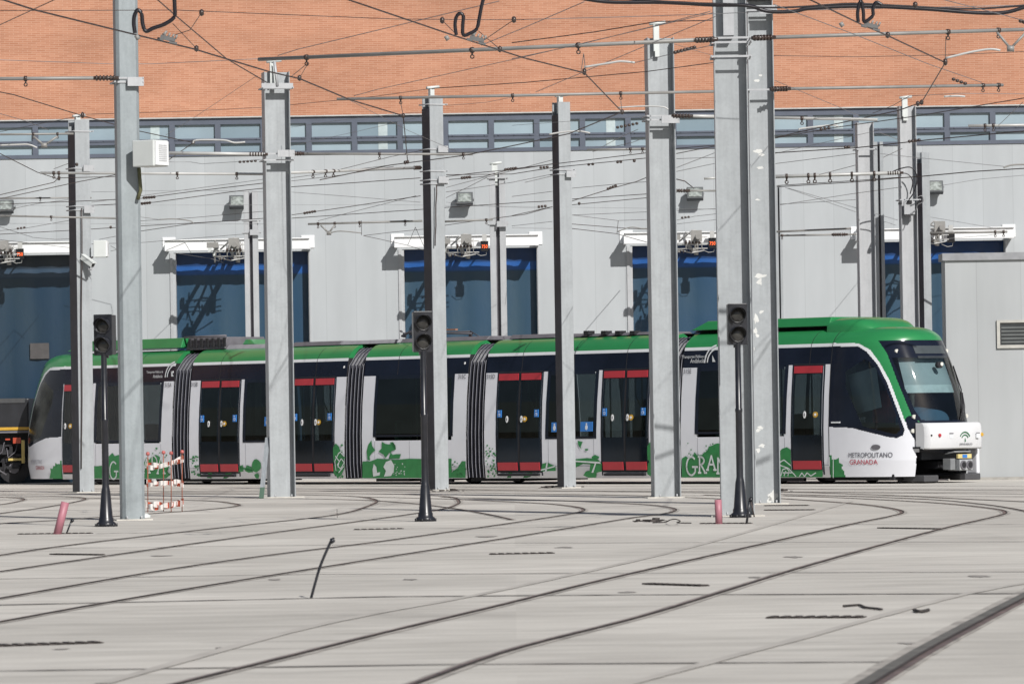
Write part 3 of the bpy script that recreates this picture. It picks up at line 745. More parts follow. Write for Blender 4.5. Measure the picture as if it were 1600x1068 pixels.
# windows below the black band: dark glass set into the white side
def window(px0, px1, pyb, lean0=.0, lean1=.0):
    u0, u1 = U(px0), U(px1); vb = side(px0, pyb)[1]
    mb = MB(); fw = .10; k_ = (2.5 - vb) / (2.6 - vb); vb2 = max(vb + .05, 1.06)
    patch(mb, u0, u0 + fw, vb, 2.60, .006, lean0, lean0); patch(mb, u1 - fw, u1, vb, 2.60, .006, lean1, lean1)
    patch(mb, u0 + fw, u1 - fw, vb, vb2, .006); patch(mb, u0 + fw, u1 - fw, 2.50, 2.60, .006); w_ = mb.build('window', T_BLACK, tram)
    g = MB(); patch(g, u0 + fw - .01, u1 - fw + .01, vb2, 2.50, .004, lean0, lean1); g.build('pane', TINT, w_)
    g = MB(); patch(g, u0 + .02, u1 - .02, 1.04, 2.58, .004); g.v = [(x_, W2 - y_, z_) for x_, y_, z_ in g.v]; g.build('far_pane', TINT, w_)
for a in ((147.5, 252, 691, 0, .04), (380, 455.5, 691, .0, 0), (583.5, 708, 682.5, .03, -.0), (852.5, 932, 685.5, .03, .03), (1086, 1182, 678, .02, 0), (1186, 1228, 678, 0, .03)): window(*a)
for a, b in ((313, 373), (458, 521.5), (777, 845), (941, 1012), (1238, 1284.5), (98, 143)):
    mb = MB(); patch(mb, U(a) + .004, U(b) - .004, .27, 1.035, .006); m_ = (U(a) + U(b)) / 2; patch(mb, m_ - .05, m_ + .05, 1.035, 2.59, .006); patch(mb, U(a), U(b), 2.55, 2.6, .006); mb.build('door_frame', T_UNDER, tram)
# black reveals of the door bays (thin seams left and right)
for a, b in ((312, 374), (457, 522.5), (776, 846), (940, 1013), (1237, 1286)):
    for q in (a, b):
        mb = MB(); patch(mb, U(q) - .02, U(q) + .02, .2, 2.6, .004); mb.build('door_seal', T_BLACK, tram)
# door sills
for a, b in ((315, 368), (458, 515), (780, 842), (945, 1008)):
    mb = MB(); mb.box(U(a), U(b), -.045, .02, .19, .25); mb.build('door_step', T_UNDER, tram)
# seams in panels
mb = MB()
for px in (1110 ,): patch(mb, U(1400), U(1400) + .001, .3, .31, .001)
for (a, b) in segs:
    mb = MB(); patch(mb, a + .02, b - .02, .405, .415, .003); mb.build('body_seam', SEAM, tram)
for px in (150, 200, 252, 384, 420, 586, 640, 690, 857, 893, 928, 1090, 1135, 1180, 1226):
    mb = MB(); patch(mb, U(px) - .006, U(px) + .006, .42, 1.02, .003); mb.build('body_seam', SEAM, tram)
for px in (213, 340, 420, 490, 618, 665, 812, 893, 975, 1120, 1170, 1262):
    mb = MB(); patch(mb, U(px) - .007, U(px) + .007, 2.60, 3.30, .003); mb.build('fascia_seam', T_UNDER, tram)
# marker lights near the bellows
for px, py in ((275, 581), (543, 573), (732, 567)):
    u, v = side(px, py); mb = MB(); oval(mb, u - .12, v, .025, .03, .01); mb.build('marker_light', WHITE, tram)
# round shoulder flap beside each bellows
# --- lettering
def lettering(name, s, px, py, size, m, xs=1.0, off=.018, parent=None):
    u, v = side(px, py); me = text_mesh(name, s, size, m, 0, xs)
    for q in me.vertices:
        x_, y_ = q.co.x, q.co.y; vv = v + y_; q.co = (u + x_, inset(vv, u + x_) - off, vv)
    o = bpy.data.objects.new(name, me); COL.objects.link(o); o.parent = parent or tram; return o
TXTD = mat('lettering_grey', (.07, .07, .09), .5); TXTR = mat('lettering_red', (.42, .02, .05), .5)
for s, px, py in (('315A', 257.5, 604.5), ('315B', 298.8, 603.5), ('315C', 716, 591.5), ('315D', 760.8, 591.5), ('315E', 1068, 583.5)):
    lettering('car_number', s, px, py, .15, TXTD, .85, .012)
def junta(px, py, s, parent=None):
    """two arcs and a drop, with two lines of small lettering"""
    u, v = side(px, py); mb = MB()
    for rr in (.30, .235):
        b = len(mb.v); n = 16
        for k in range(n + 1):
            an = R(100 + 85 * k / n)
            for q in (rr * s, (rr - .028) * s):
                z = v + q * math.sin(an); mb.v.append((u + q * math.cos(an), inset(z) - .018, z))
        for k in range(n): mb.quad(b + 2 * k, b + 2 * k + 1, b + 2 * k + 3, b + 2 * k + 2)
    z = v + .02 * s
    mb.poly([(u - .10 * s, inset(z) - .018, z + .09 * s), (u - .02 * s, inset(z) - .018, z - .03 * s), (u - .10 * s, inset(z) - .018, z - .03 * s)])
    mb.build('operator_emblem', T_STRIP, parent or tram)
junta(1120, 564, 1.25); lettering('operator_lettering', 'Transportes Públicos de', 1067, 559.5, .095, T_STRIP, .82, .014); lettering('operator_lettering', 'Andalucía', 1079, 566.8, .135, T_STRIP, .85, .014)
junta(273, 587, 1.25); lettering('operator_lettering', 'Transportes Públicos de', 229.5, 582.8, .085, T_STRIP, .80, .014); lettering('operator_lettering', 'Andalucía', 239.5, 590, .12, T_STRIP, .82, .014)

# --- green livery artwork: outlines cut in film
def art(name, polys, m=T_ART, off=.014):
    mb = MB()
    for P in polys:
        mb.poly([(lambda u, v: (u, inset(v) - off, max(v, .15)))(*side(*p)) for p in P])
    return mb.build(name, m, tram, tri=True)
def jag(x0, x1, y, amp, n, seed, yb=746.5):
    rr = random.Random(seed); pts = [(x0, yb)]
    for k in range(n + 1): pts.append((x0 + (x1 - x0) * k / n, y + rr.uniform(-amp, amp)))
    return pts + [(x1, yb)]
def blob(cx, cy, rx, ry, n, seed, j=.35):
    rr = random.Random(seed)
    return [(cx + rx * math.cos(2 * math.pi * k / n) * rr.uniform(1 - j, 1 + j), cy + ry * math.sin(2 * math.pi * k / n) * rr.uniform(1 - j, 1 + j)) for k in range(n)]
def spray(x0, x1, y0, y1, n, seed, s=1.6):
    rr = random.Random(seed); out = []
    for k in range(n):
        q = rr.random() ** .6
        out.append(blob(rr.uniform(x0, x1), y0 + (y1 - y0) * q, s * rr.uniform(.4, 1), s * rr.uniform(.5, 1.1), 6, seed * 100 + k, .4))
    return out
# section at the far left
art('livery_artwork', [[(78, 747), (80, 737), (79, 731), (83, 732), (84, 727), (89, 729), (91, 724), (97, 726), (97, 747)],
     [(144, 747), (144, 727), (150, 728), (160, 727), (168, 727), (170, 713), (176, 707), (180, 712), (186, 710), (192, 716), (200, 722), (214, 722), (226, 722), (229, 714), (234, 718), (238, 712), (244, 710), (250, 713), (253, 722), (257, 726), (263, 722), (265, 728), (262, 736), (266, 742), (260, 747)],
     ] + [P for P in spray(226, 266, 705, 744, 26, 3)] + [blob(245, 700, 1.6, 1.6, 8, 5), blob(239, 708, 1, 1, 6, 6), blob(250, 707, 1, 1, 6, 8)])
# door-to-door bits of the second section
art('livery_artwork', spray(298, 312, 705, 742, 22, 11, 2.2) + [blob(401, 727, 7.5, 10, 12, 12, .1), blob(402, 743, 4, 5, 7, 13)] +
    [[(373, 737), (376, 727), (380, 726), (381, 736)], [(383, 735), (386, 726), (393, 729), (396, 737), (389, 738)], [(324, 746), (326, 738), (332, 738), (331, 747)], [(349, 747), (353, 739), (363, 738), (358, 745), (354, 749)], [(374, 728), (396, 734), (396, 736), (374, 731)]] +
    [P for P in spray(521, 540, 690, 746, 34, 14, 2.0)] + [[(522, 738), (521, 700), (525, 692), (530, 697), (533, 705), (538, 712), (539, 730), (534, 742), (528, 746)]])
# third section: big shapes
art('livery_artwork', [[(567, 746.5), (567, 720.5), (580, 720), (590, 716), (604, 716.5), (618, 718), (640, 716), (660, 716.5), (706, 716), (706, 746)],
     [(575, 718), (573.5, 705), (576, 694), (581, 687.5), (582, 696), (587, 703), (581, 708), (578, 713), (579, 719)],
     [(597, 689.5), (603, 693), (608.5, 694), (615, 690.5), (618.5, 696), (619, 702), (613, 704), (608, 708), (603, 715), (600, 710), (592, 705), (597, 700)],
     [(609, 691), (614, 690), (618, 695), (619, 702), (615, 699), (612, 693)],
     [(608, 716), (611, 706), (614, 710), (620, 709), (627, 709), (625, 716)], [(706, 746), (706, 738), (716, 730), (722, 720), (728, 720), (728, 746)]] + spray(703, 728, 715, 745, 40, 21, 1.5))
art('livery_artwork_white', [[(584, 744), (583, 733), (585, 724), (589, 729), (590, 738), (595, 737), (594, 742)], [(601, 744), (604, 735), (600, 729), (604, 721), (612, 718), (617, 727), (616, 736), (612, 743)]] + spray(612, 634, 722, 742, 22, 23, 1.2), T_ARTW, .019)
# fourth section
art('livery_artwork', spray(760, 776, 692, 744, 34, 31, 1.9) + [[(846, 736), (848, 724), (856, 722), (868, 728), (869, 735)], [(898, 736), (898, 717), (918, 715), (935, 717), (941, 724), (941, 736), (933, 738), (932, 747), (920, 747), (912, 742), (916, 736), (922, 735), (923, 725), (912, 724), (900, 730)],
     [(903, 688), (911, 690), (908, 697), (909, 702), (904, 694)], [(925, 713), (930, 710), (937, 713), (936, 716), (926, 716)], [(793, 747), (795, 738), (801, 738), (799, 747)], [(818, 747), (822, 739), (832, 738), (830, 744), (824, 747)], blob(917, 702, 3, 1.6, 6, 34, .1)] +
     [[(1012, 740), (1012, 697), (1016, 690), (1024, 700), (1028, 720), (1030, 746), (1018, 744)]])
art('livery_artwork_white', [[(852, 737), (855, 722), (857, 722), (855, 737)], [(846, 733), (868, 727), (868, 729), (846, 735)], [(925, 738), (931, 722), (933, 722), (928, 738)], [(900, 719), (938, 721), (940, 724), (900, 721)]], T_ARTW, .019)
# fifth section and cab
art('livery_artwork', [[(1066, 745.5), (1066, 716), (1072, 712), (1076, 715), (1084, 712), (1086, 706), (1090, 711), (1098, 710), (1106, 703), (1108, 697), (1113, 696), (1118, 693), (1123, 692), (1140, 700), (1180, 706), (1218, 706), (1222, 701), (1230, 698), (1236, 702), (1237, 745.5)],
     [(1237, 746), (1237, 734), (1286, 734), (1286, 746)]] + spray(1068, 1122, 690, 712, 22, 41, 1.4))
STAR = [(1286, 746), (1287, 713), (1291, 715), (1294, 714), (1296, 719), (1298, 710), (1300, 717), (1305, 717), (1310, 715), (1311, 722), (1317, 725), (1315, 731), (1319, 736), (1321, 745.5)]
def glyphs(ch):
    """thin serif capitals as strokes in a unit box"""
    arc = lambda cx, cy, rx, ry, a0, a1, n=12: [(cx + rx * math.cos(R(a0 + (a1 - a0) * k / n)), cy + ry * math.sin(R(a0 + (a1 - a0) * k / n))) for k in range(n + 1)]
    return {'G': [arc(.42, .5, .38, .5, 50, 320), [(.72, .18), (.72, .45)], [(.5, .45), (.9, .45)]],
            'R': [[(.15, 0), (.15, 1)], arc(.15, .75, .5, .25, 90, -90), [(.3, .5), (.8, 0)], [(.02, 0), (.3, 0)], [(.0, 1), (.2, 1)], [(.68, 0), (.95, 0)]],
            'A': [[(.1, 0), (.5, 1), (.9, 0)], [(.27, .38), (.73, .38)], [(0, 0), (.22, 0)], [(.75, 0), (1.02, 0)]],
            'N': [[(.12, 0), (.12, 1), (.88, 0), (.88, 1)], [(0, 0), (.25, 0)], [(.75, 1), (1, 1)]],
            'D': [[(.15, 0), (.15, 1)], arc(.15, .5, .7, .5, 90, -90)]}[ch]
def word(chars, name, thick=.022):
    """chars: (letter, photo px of the left foot, width px, height px)"""
    mb = MB()
    for ch, px, py, wd, hh in chars:
        for st in glyphs(ch):
            P = [side(px + a * wd, py - b * hh) for a, b in st]
            for (a, b) in zip(P, P[1:]):
                d0 = Vector((b[0] - a[0], b[1] - a[1])); 
                if d0.length < 1e-6: continue
                n0 = Vector((-d0.y, d0.x)).normalized() * thick; e = d0.normalized() * thick * .5
                q = [(a[0] - e.x + n0.x, a[1] - e.y + n0.y), (b[0] + e.x + n0.x, b[1] + e.y + n0.y), (b[0] + e.x - n0.x, b[1] + e.y - n0.y), (a[0] - e.x - n0.x, a[1] - e.y - n0.y)]
                mb.poly([(x_, inset(z_) - .021, z_) for x_, z_ in q])
    mb.build(name, T_ARTW, tram)
word([('G', 1073, 742, 20, 29), ('R', 1092, 738, 14, 25), ('A', 1105, 733.5, 15, 22), ('N', 1121, 739, 15, 24), ('A', 1137, 740, 15, 25), ('D', 1153, 738, 14, 24), ('A', 1166, 740, 15, 25)], 'granada_artwork')
word([('G', 172, 748, 15, 27), ('R', 189, 744, 12, 24), ('A', 200, 742, 13, 24), ('N', 213, 742, 12, 24), ('A', 224, 738, 12, 22), ('D', 237, 733, 11, 22), ('A', 246, 739, 13, 27)], 'granada_artwork', .020)
def line_art(segs_, name, thick=.012):
    mb = MB()
    for P0_ in segs_:
        P = [side(*p) for p in P0_]
        for a, b in zip(P, P[1:]):
            d0 = Vector((b[0] - a[0], b[1] - a[1])); n0 = Vector((-d0.y, d0.x)).normalized() * thick
            mb.poly([(x_, inset(z_) - .020, z_) for x_, z_ in ((a[0] + n0.x, a[1] + n0.y), (b[0] + n0.x, b[1] + n0.y), (b[0] - n0.x, b[1] - n0.y), (a[0] - n0.x, a[1] - n0.y))])
    mb.build(name, T_ARTW, tram)
line_art([[(1219, 722), (1226, 718), (1237, 727)], [(1219, 726), (1233, 731), (1245, 744)], [(1221, 743), (1224, 733), (1230, 731), (1234, 735), (1232, 743)], [(1224, 738), (1238, 738)], [(1226, 743), (1229, 735)], [(1250, 744), (1254, 738), (1258, 744), (1262, 738), (1268, 743), (1276, 738)],
          [(1297, 713), (1297, 728), (1290, 728)], [(1303, 746), (1303, 716)]], 'livery_line_art')
line_art([[(526, 735), (524, 720), (530, 708), (537, 702)], [(528, 726), (534, 716), (539, 722), (533, 732), (528, 726)], [(530, 738), (538, 728)], [(525, 712), (531, 720), (529, 730)], [(533, 706), (539, 713)]], 'livery_line_art')
TXTL = mat('lettering_line', (.25, .25, .28), .5)

# --- cab shell (front and rear share one shape)
SE = 2.6
def solve_u(px, w_, v):
    lo, hi = UF_S - 1, UF_S + 5
    for _ in range(40):
        m_ = (lo + hi) / 2
        if proj(tw(m_, w_, v))[0] < px: lo = m_
        else: hi = m_
    return lo
def nose_len(v, px, w_):
    a = solve_u(px, w_, v) - UF_S; Wd = 1.325 - inset(v); c = (1.325 - w_) / Wd
    return a / (1 - c ** SE) ** (1 / SE)
LB = nose_len(1.3, 1436, .56); LT = nose_len(3.04, 1377, .40)
print('nose lengths', LB, LT, 'uS', UF_S, 'rear', UR_S)
def nlen(v):
    if v <= .5: return LB + .02 - (.5 - v) * .25
    if v <= 1.3: return LB + .02 * (1 - (v - .5) / .8)
    if v <= 3.04:
        k = (v - 1.3) / 1.74; return LB + (LT - LB) * k + .07 * math.sin(math.pi * k)
    k = min(1, (v - 3.04) / .32); return LT - .62 * (1 - math.sqrt(max(0, 1 - k ** 2)))
NT = 150
NV = [.15 + (3.04 - .15) * k / 190 for k in range(191)] + [3.04 + .32 * math.sin(math.pi / 2 * k / 24) for k in range(1, 25)]
PHI = [math.pi / 2 * k / NT for k in range(NT + 1)]
def outline(v, k, e=0.0):
    Wd = 1.325 - inset(v) + e; L_ = nlen(v) + e
    s_, c_ = math.sin(PHI[k]), math.cos(PHI[k])
    return L_ * max(0, s_) ** (2 / SE), 1.325 - Wd * max(0, c_) ** (2 / SE)
WSP = [(1371, 529.8), (1500, 531), (1520, 600), (1530, 663), (1441, 662), (1424, 648), (1401, 592), (1386, 552)]
WSG = [(1393, 558), (1500, 559), (1530, 657), (1440, 656), (1429, 640), (1406, 588)]
SWP = [(1290, 541), (1341, 541), (1354, 549), (1371, 569), (1386, 597.5), (1405, 648), (1413.5, 671), (1410.6, 680), (1401, 684), (1388, 682.5), (1330, 668), (1290, 666.6)]
SWG = [(1321, 580), (1352, 560), (1367, 572), (1383, 603), (1401, 650), (1407, 672), (1399, 678), (1348, 666), (1321, 604)]
POD = [(1414, 654), (1420, 649), (1429, 650), (1436, 660), (1470, 661), (1470, 672), (1441, 672), (1441.5, 692), (1434, 693), (1427.5, 684), (1418, 668)]
REC = [(1430, 706), (1560, 706), (1560, 760), (1428, 760), (1430.5, 741), (1432, 712)]
OUTC = [(1280, 535.5), (1341, 536), (1360, 546.5), (1375, 567), (1390, 594), (1409, 644), (1418, 669), (1428, 700), (1431, 706), (1436, 770), (1280, 770)]
# material slots: 0 white 1 black 2 strip 3 green 4 under 5 side glass 6 windscreen 7 art
cls = []
for i in range(len(NV) - 1):
    row = []
    for k in range(NT):
        v = (NV[i] + NV[i + 1]) / 2; a0_, w0_ = outline(NV[i], k); a1_, w1_ = outline(NV[i + 1], k + 1)
        a_, w_ = (a0_ + a1_) / 2, (w0_ + w1_) / 2; px, py = proj(tw(UF_S + a_, w_, v))
        if v > 3.06: c = 3
        elif inpoly(px, py, POD): c = 1
        elif inpoly(px, py, REC): c = 4
        elif inpoly(px, py, WSP): c = 6 if inpoly(px, py, WSG) else 1
        elif inpoly(px, py, SWP): c = 5 if inpoly(px, py, SWG) else 1
        elif inpoly(px, py, STAR) and w_ < .5: c = 7
        elif inpoly(px, py, OUTC): c = 2 if v > 1.35 else 0
        elif v < 1.30: c = 0 if px < 1436 else 1
        else: c = 3
        row.append(c)
    cls.append(row)
def cab(front):
    parts = {'shell': MB(), 'side': MB(), 'screen': MB()}
    idx = {}
    for q in parts: idx[q] = {}
    for half in (0, 1):
        for q in parts: parts[q].smooth = True
        vid = {q: {} for q in parts}
        def V(q, i, k):
            if (i, k) not in vid[q]:
                a_, w_ = outline(NV[i], k); u = UF_S + a_ if front else UR_S - a_
                vid[q][(i, k)] = len(parts[q].v); parts[q].v.append((u, w_ if half == 0 else W2 - w_, NV[i]))
            return vid[q][(i, k)]
        for i in range(len(NV) - 1):
            for k in range(NT):
                c = cls[i][k]; q = 'side' if c == 5 else 'screen' if c == 6 else 'shell'
                if c == 7 and half: c = 0
                if c == 4 and front: continue
                parts[q].mi = 0 if q != 'shell' else {7: 5}.get(c, c)
                f_ = [V(q, i, k), V(q, i, k + 1), V(q, i + 1, k + 1), V(q, i + 1, k)]
                if half: f_.reverse()
                parts[q].quad(*f_)
    sh = parts['shell']; sh.smooth = False; sh.mi = 3           # roof cap
    v = NV[-1]; top = [outline(v, k) for k in range(NT + 1)]; us = (lambda a_: UF_S + a_ if front else UR_S - a_)
    sh.poly([(us(a_), w_, v) for a_, w_ in top] + [(us(a_), W2 - w_, v) for a_, w_ in reversed(top[:-1])])
    sh.mi = 4; bt = [outline(NV[0], k) for k in range(NT + 1)]
    sh.poly([(us(a_), w_, NV[0]) for a_, w_ in bt] + [(us(a_), W2 - w_, NV[0]) for a_, w_ in reversed(bt[:-1])])
    o = sh.build('cab', [T_WHITE, T_BLACK, T_STRIP, T_GREEN, T_UNDER, T_ART], tram, tri=False)
    gl_ = CABGLASS if front else REARDARK
    parts['side'].build('cab_side_window', gl_, tram); parts['screen'].build('windscreen', gl_, tram)
    # inside the cab
    s_ = 1 if front else -1; u0 = UF_S if front else UR_S
    def B(name, u1_, u2_, w1_, w2_, v1_, v2_, m):
        mb = MB(); a_, b_ = sorted((u0 + s_ * u1_, u0 + s_ * u2_)); mb.box(a_, b_, w1_, w2_, v1_, v2_); return mb.build(name, m, tram)
    DK = mat('cab_interior_dark', (.03, .033, .04), .7); BLIND = mat('cab_blind', (.30, .36, .39), .8, 0, .06, 3)
    B('cab_bulkhead', -.05, .02, .25, .85, .3, 3.0, DK); B('cab_bulkhead', -.05, .02, 1.75, 2.4, .3, 3.0, DK); B('cab_floor', 0, LB * .5, .3, 2.35, .3, .95, DK)
    B('dashboard', LB * .5, LB * .86, .72, 1.93, .5, 1.28, DK)
    B('seat_back', .55, .72, 1.05, 1.6, .95, 1.85, DK); B('seat', .55, 1.05, 1.0, 1.65, .95, 1.3, DK)
    B('cab_post', LB * .50, LB * .50 + .06, 1.30, 1.38, 1.0, 2.9, mat('cab_post_pale', (.6, .62, .58), .5))
    B('equipment_cabinet', .45, .9, .9, 1.2, 1.3, 2.0, mat('cab_red', (.22, .03, .03), .6))
    hd = MB(); a_ = u0 + s_ * (LB * .62); hd.smooth = True    # rounded blue instrument hood
    for k in range(13):
        an = math.pi * k / 12; hh = .40 * math.sin(an) ** .6
        for q in (0, 1): hd.v.append((u0 + s_ * (LB * (.60 if q == 0 else .86)), 1.1 - .52 * math.cos(an), 1.25 + hh * (1 if q == 0 else .8)))
    for k in range(12): hd.quad(2 * k, 2 * k + 1, 2 * k + 3, 2 * k + 2)
    hd.smooth = False; hd.poly([hd.v[2 * k] for k in range(13)]); hd.poly([hd.v[2 * k + 1] for k in range(13)])
    hd.build('instrument_hood', mat('cab_blue', (.05, .115, .19), .5), tram)
    # front roller blind hanging just behind the windscreen
    bl = MB(); n = 20
    for j, v in enumerate((2.86, 2.12, 2.10, 1.93)):
        for k in range(n + 1):
            kk = int(NT * (.62 + .38 * k / n)); kk = min(NT, kk); aa, ww = outline(v, kk, -.10); bl.v.append((u0 + s_ * (aa - .05), ww, v))
        for k in range(n, -1, -1):
            kk = int(NT * (.62 + .38 * k / n)); kk = min(NT, kk); aa, ww = outline(v, kk, -.10); bl.v.append((u0 + s_ * (aa - .05), W2 - ww, v))
    nn = 2 * (n + 1)
    for j in range(3):
        bl.mi = 1 if j == 2 else 0
        for k in range(nn - 1): bl.quad(j * nn + k, j * nn + k + 1, (j + 1) * nn + k + 1, (j + 1) * nn + k)
    bl.build('front_blind', [BLIND, mat('cab_blind_hem', (.42, .50, .53), .7)], tram)
    if front:
        P = [(1325, 586), (1368, 573), (1377, 636), (1338, 647)]; sb = MB(); vv = []
        for (px, py) in P:
            u, z = side(px, py, .32); vv.append((u, .32, z))
        nn = 8
        for k in range(nn + 1):
            a_ = Vector(vv[0]).lerp(Vector(vv[1]), k / nn); b_ = Vector(vv[3]).lerp(Vector(vv[2]), k / nn); wv = .02 * math.sin(k * 1.7)
            sb.v += [(a_.x, a_.y + wv, a_.z), (b_.x, b_.y + wv, b_.z)]
        sb.smooth = True
        for k in range(nn): sb.quad(2 * k, 2 * k + 2, 2 * k + 3, 2 * k + 1)
        sb.build('side_blind', BLIND, tram)
CABF[:] = [UF_S, UR_S, nlen]
lettering('metropolitano_lettering', 'METROPOLITANO', 1326, 714.6, .155, TXTD, .86, .012)
lettering('granada_lettering', 'GRANADA', 1328, 725.3, .15, TXTR, 1.0, .012)
lettering('metropolitano_lettering', 'METROPOLITANO', 49, 724.5, .15, mat('lettering_faint', (.3, .3, .33), .5), .55, 0.02)
lettering('granada_lettering', 'GRANADA', 57, 733.5, .15, TXTR, .62, 0.02)
cab(True); cab(False)

# front details
UN = UF_S + LB
def on_front(px, py, w_): 
    """u of the cab skin seen at a photo pixel for a lateral place"""
    return solve_u(px, w_, 1.0)
# bumper: rounded box standing proud of the nose
mb = MB(); n = 40; ring = []
for k in range(n + 1):
    c = -1 + 2 * k / n; y_ = c * .86
    ring.append((.20 - .10 * abs(c) ** 2.6 - (.12 if abs(c) > .985 else 0), 1.325 + y_))
prof = [(.74, -.05), (.72, -.015), (.76, 0), (1.0, .015), (1.20, .0), (1.265, -.03), (1.285, -.08)]
for (z, e) in prof:
    for (a_, w_) in ring: mb.v.append((UN + a_ + e, w_, z))
m_ = n + 1; mb.smooth = True
for j in range(len(prof) - 1):
    for k in range(n): mb.quad(j * m_ + k, j * m_ + k + 1, (j + 1) * m_ + k + 1, (j + 1) * m_ + k)
mb.smooth = False
for j in (0, len(prof) - 1): mb.poly([mb.v[j * m_ + k] for k in range(m_)] + [(UN - .2, 1.325 + .86, prof[j][0]), (UN - .2, 1.325 - .86, prof[j][0])])
for k in (0, n):
    mb.poly([mb.v[j * m_ + k] for j in range(len(prof))] + [(UN - .25, ring[k][1], 1.285), (UN - .25, ring[k][1], .74)])
bump = mb.build('bumper', mat('bumper_white', (.58, .585, .60), .4, 0, .03, 3), tram)
def front_text(name, s, size, w_, z, m, parent, xs=1, du=.0):
    me = text_mesh(name, s, size, m, .001, xs)
    for q in me.vertices: q.co = (UN + .2 + .017 + du + q.co.z, w_ + q.co.x, z + q.co.y)
    o = bpy.data.objects.new(name, me); COL.objects.link(o); o.parent = parent
front_text('bumper_lettering', 'JUNTA DE ANDALUCÍA', .062, 1.33, .80, TXTD, bump, .62)
mb = MB(); uc = UN + .222
for rr, m_i in ((.185, 0), (.125, 0)):
    b = len(mb.v); n = 16
    for k in range(n + 1):
        an = R(28 + 124 * k / n)
        for q in (rr, rr - .026): mb.v.append((uc, 1.50 + q * math.cos(an), .905 + q * math.sin(an)))
    for k in range(n): mb.quad(b + 2 * k, b + 2 * k + 1, b + 2 * k + 3, b + 2 * k + 2)
mb.poly([(uc, 1.485, .875), (uc, 1.525, .875), (uc, 1.513, .94), (uc, 1.505, .96), (uc, 1.497, .94)])
mb.build('regional_emblem', mat('emblem_green', (.02, .12, .05), .5), bump)
def disc(name, u, w_, z, r_, d_, m, parent=tram):
    mb = MB(); mb.tube([(u, w_, z), (u + d_, w_, z)], r_, 14); return mb.build(name, m, parent)
disc('reflector', UN + .175, .74, 1.02, .035, .03, T_RED, bump); disc('reflector', UN + .12, .535, 1.02, .02, .03, T_UNDER, bump); disc('reflector', UN + .12, 2.13, 1.02, .04, .03, YELL, bump)
for w_ in (1.08, 1.92):
    mb = MB(); mb.box(UN + .195, UN + .215, w_ - .05, w_ + .05, .95, 1.03); mb.build('bumper_socket', T_STRIP, bump)
    mb = MB(); mb.box(UN + .212, UN + .218, w_ - .06, w_ + .06, 1.045, 1.065); mb.build('socket_lid', T_GREY, bump)
# windscreen header: display box, marker lamps, camera
LAMP = mat('clear_lamp', (.75, .74, .68), .1, .2)
def onpix(px, py, w_, v): return solve_u(px, w_, v)
def skin_a(v, w_):
    Wd = 1.325 - inset(v); c = min(1, abs(1.325 - w_) / Wd); return nlen(v) * (1 - c ** SE) ** (1 / SE)
def front_patch(name, w0, w1, v0, v1, off, m, parent=None):
    mb = MB(); n = 14; mb.smooth = True
    for v in (v0, v1):
        for k in range(n + 1):
            w_ = w0 + (w1 - w0) * k / n; mb.v.append((UF_S + skin_a(v, w_) + off, w_, v))
    for k in range(n): mb.quad(k, k + 1, n + 2 + k, n + 1 + k)
    return mb.build(name, m, parent or tram)
front_patch('destination_display', .86, 1.79, 2.77, 2.94, .012, mat('display_grey', (.055, .065, .07), .3))
front_patch('display_trim', .88, 1.77, 2.67, 2.72, .012, mat('display_trim_grey', (.035, .04, .045), .3))
for w_ in (.54, 2.10):
    k = min(range(NT), key=lambda q: abs(outline(2.83, q)[1] - (w_ if w_ < 1.3 else W2 - w_))); a_ = outline(2.83, k)[0]
    disc('marker_lamp', UF_S + a_ - .04, w_, 2.83, .040, .055, LAMP)
disc('front_camera', UF_S + nlen(2.50) - .02, 1.36, 2.52, .07, .10, T_UNDER); disc('front_camera_lens', UF_S + nlen(2.50) + .08, 1.385, 2.54, .04, .02, LAMP)
for (v, dk) in ((1.42, .02), (1.12, .03)):
    for side_ in (0, 1):
        w_ = .50 if v > 1.3 else .46
        k = min(range(NT), key=lambda q: abs(outline(v, q)[1] - w_)); a_ = outline(v, k)[0]
        disc('headlight', UF_S + a_ - .03, w_ if not side_ else W2 - w_, v, .045, .05, LAMP)
# wipers
mb = MB()
def sk(v, w_, e=.04):
    ww = w_ if w_ <= 1.325 else W2 - w_
    k = min(range(NT + 1), key=lambda q: abs(outline(v, q)[1] - ww)); return (UF_S + outline(v, k)[0] + e, w_, v)
mb.tube([sk(1.32, 1.62), sk(1.62, 1.85), sk(1.92, 2.02)], .014, 5); mb.tube([sk(1.32, 1.72), sk(1.62, 1.95), sk(1.92, 2.05)], .010, 5)
mb.tube([sk(1.45, 1.72, .03), sk(2.0, 2.06, .03), sk(2.5, 2.16, .03)], .016, 5)
mb.build('wiper', T_UNDER, tram)
# coupler and recess
bay = MB(); ub = UF_S + LB * .52; bay.box(ub, ub + .04, .28, 2.37, .17, .95); bay.box(ub + .04, UN - .12, .45, 2.2, .74, .78); bay.box(ub + .04, UN - .25, 1.15, 1.5, .3, .46)
bay.box(ub + .04, ub + .4, .5, .9, .3, .6); bay.box(ub + .04, ub + .5, 1.8, 2.1, .3, .55)
bay.build('coupler_bay', T_UNDER, tram)
mb = MB(); mb.box(UN - .02, UN + .30, 1.22, 1.62, .26, .50); mb.tube([(UN, 1.1, .62), (UN + .25, 1.12, .66), (UN + .27, 1.6, .66)], .02, 6)
mb.box(UN - .02, UN + .2, 1.05, 1.2, .28, .52); mb.box(UN - .6, UN - .02, 1.3, 1.5, .3, .44)
cp = mb.build('coupler', mat('coupler_grey', (.26, .27, .28), .5, .4), tram); bevel(cp, .01)
mb = MB(); mb.box(UN + .30, UN + .312, 1.22, 1.62, .27, .49); bevel(mb.build('coupler_face', GALV2, cp), .01)
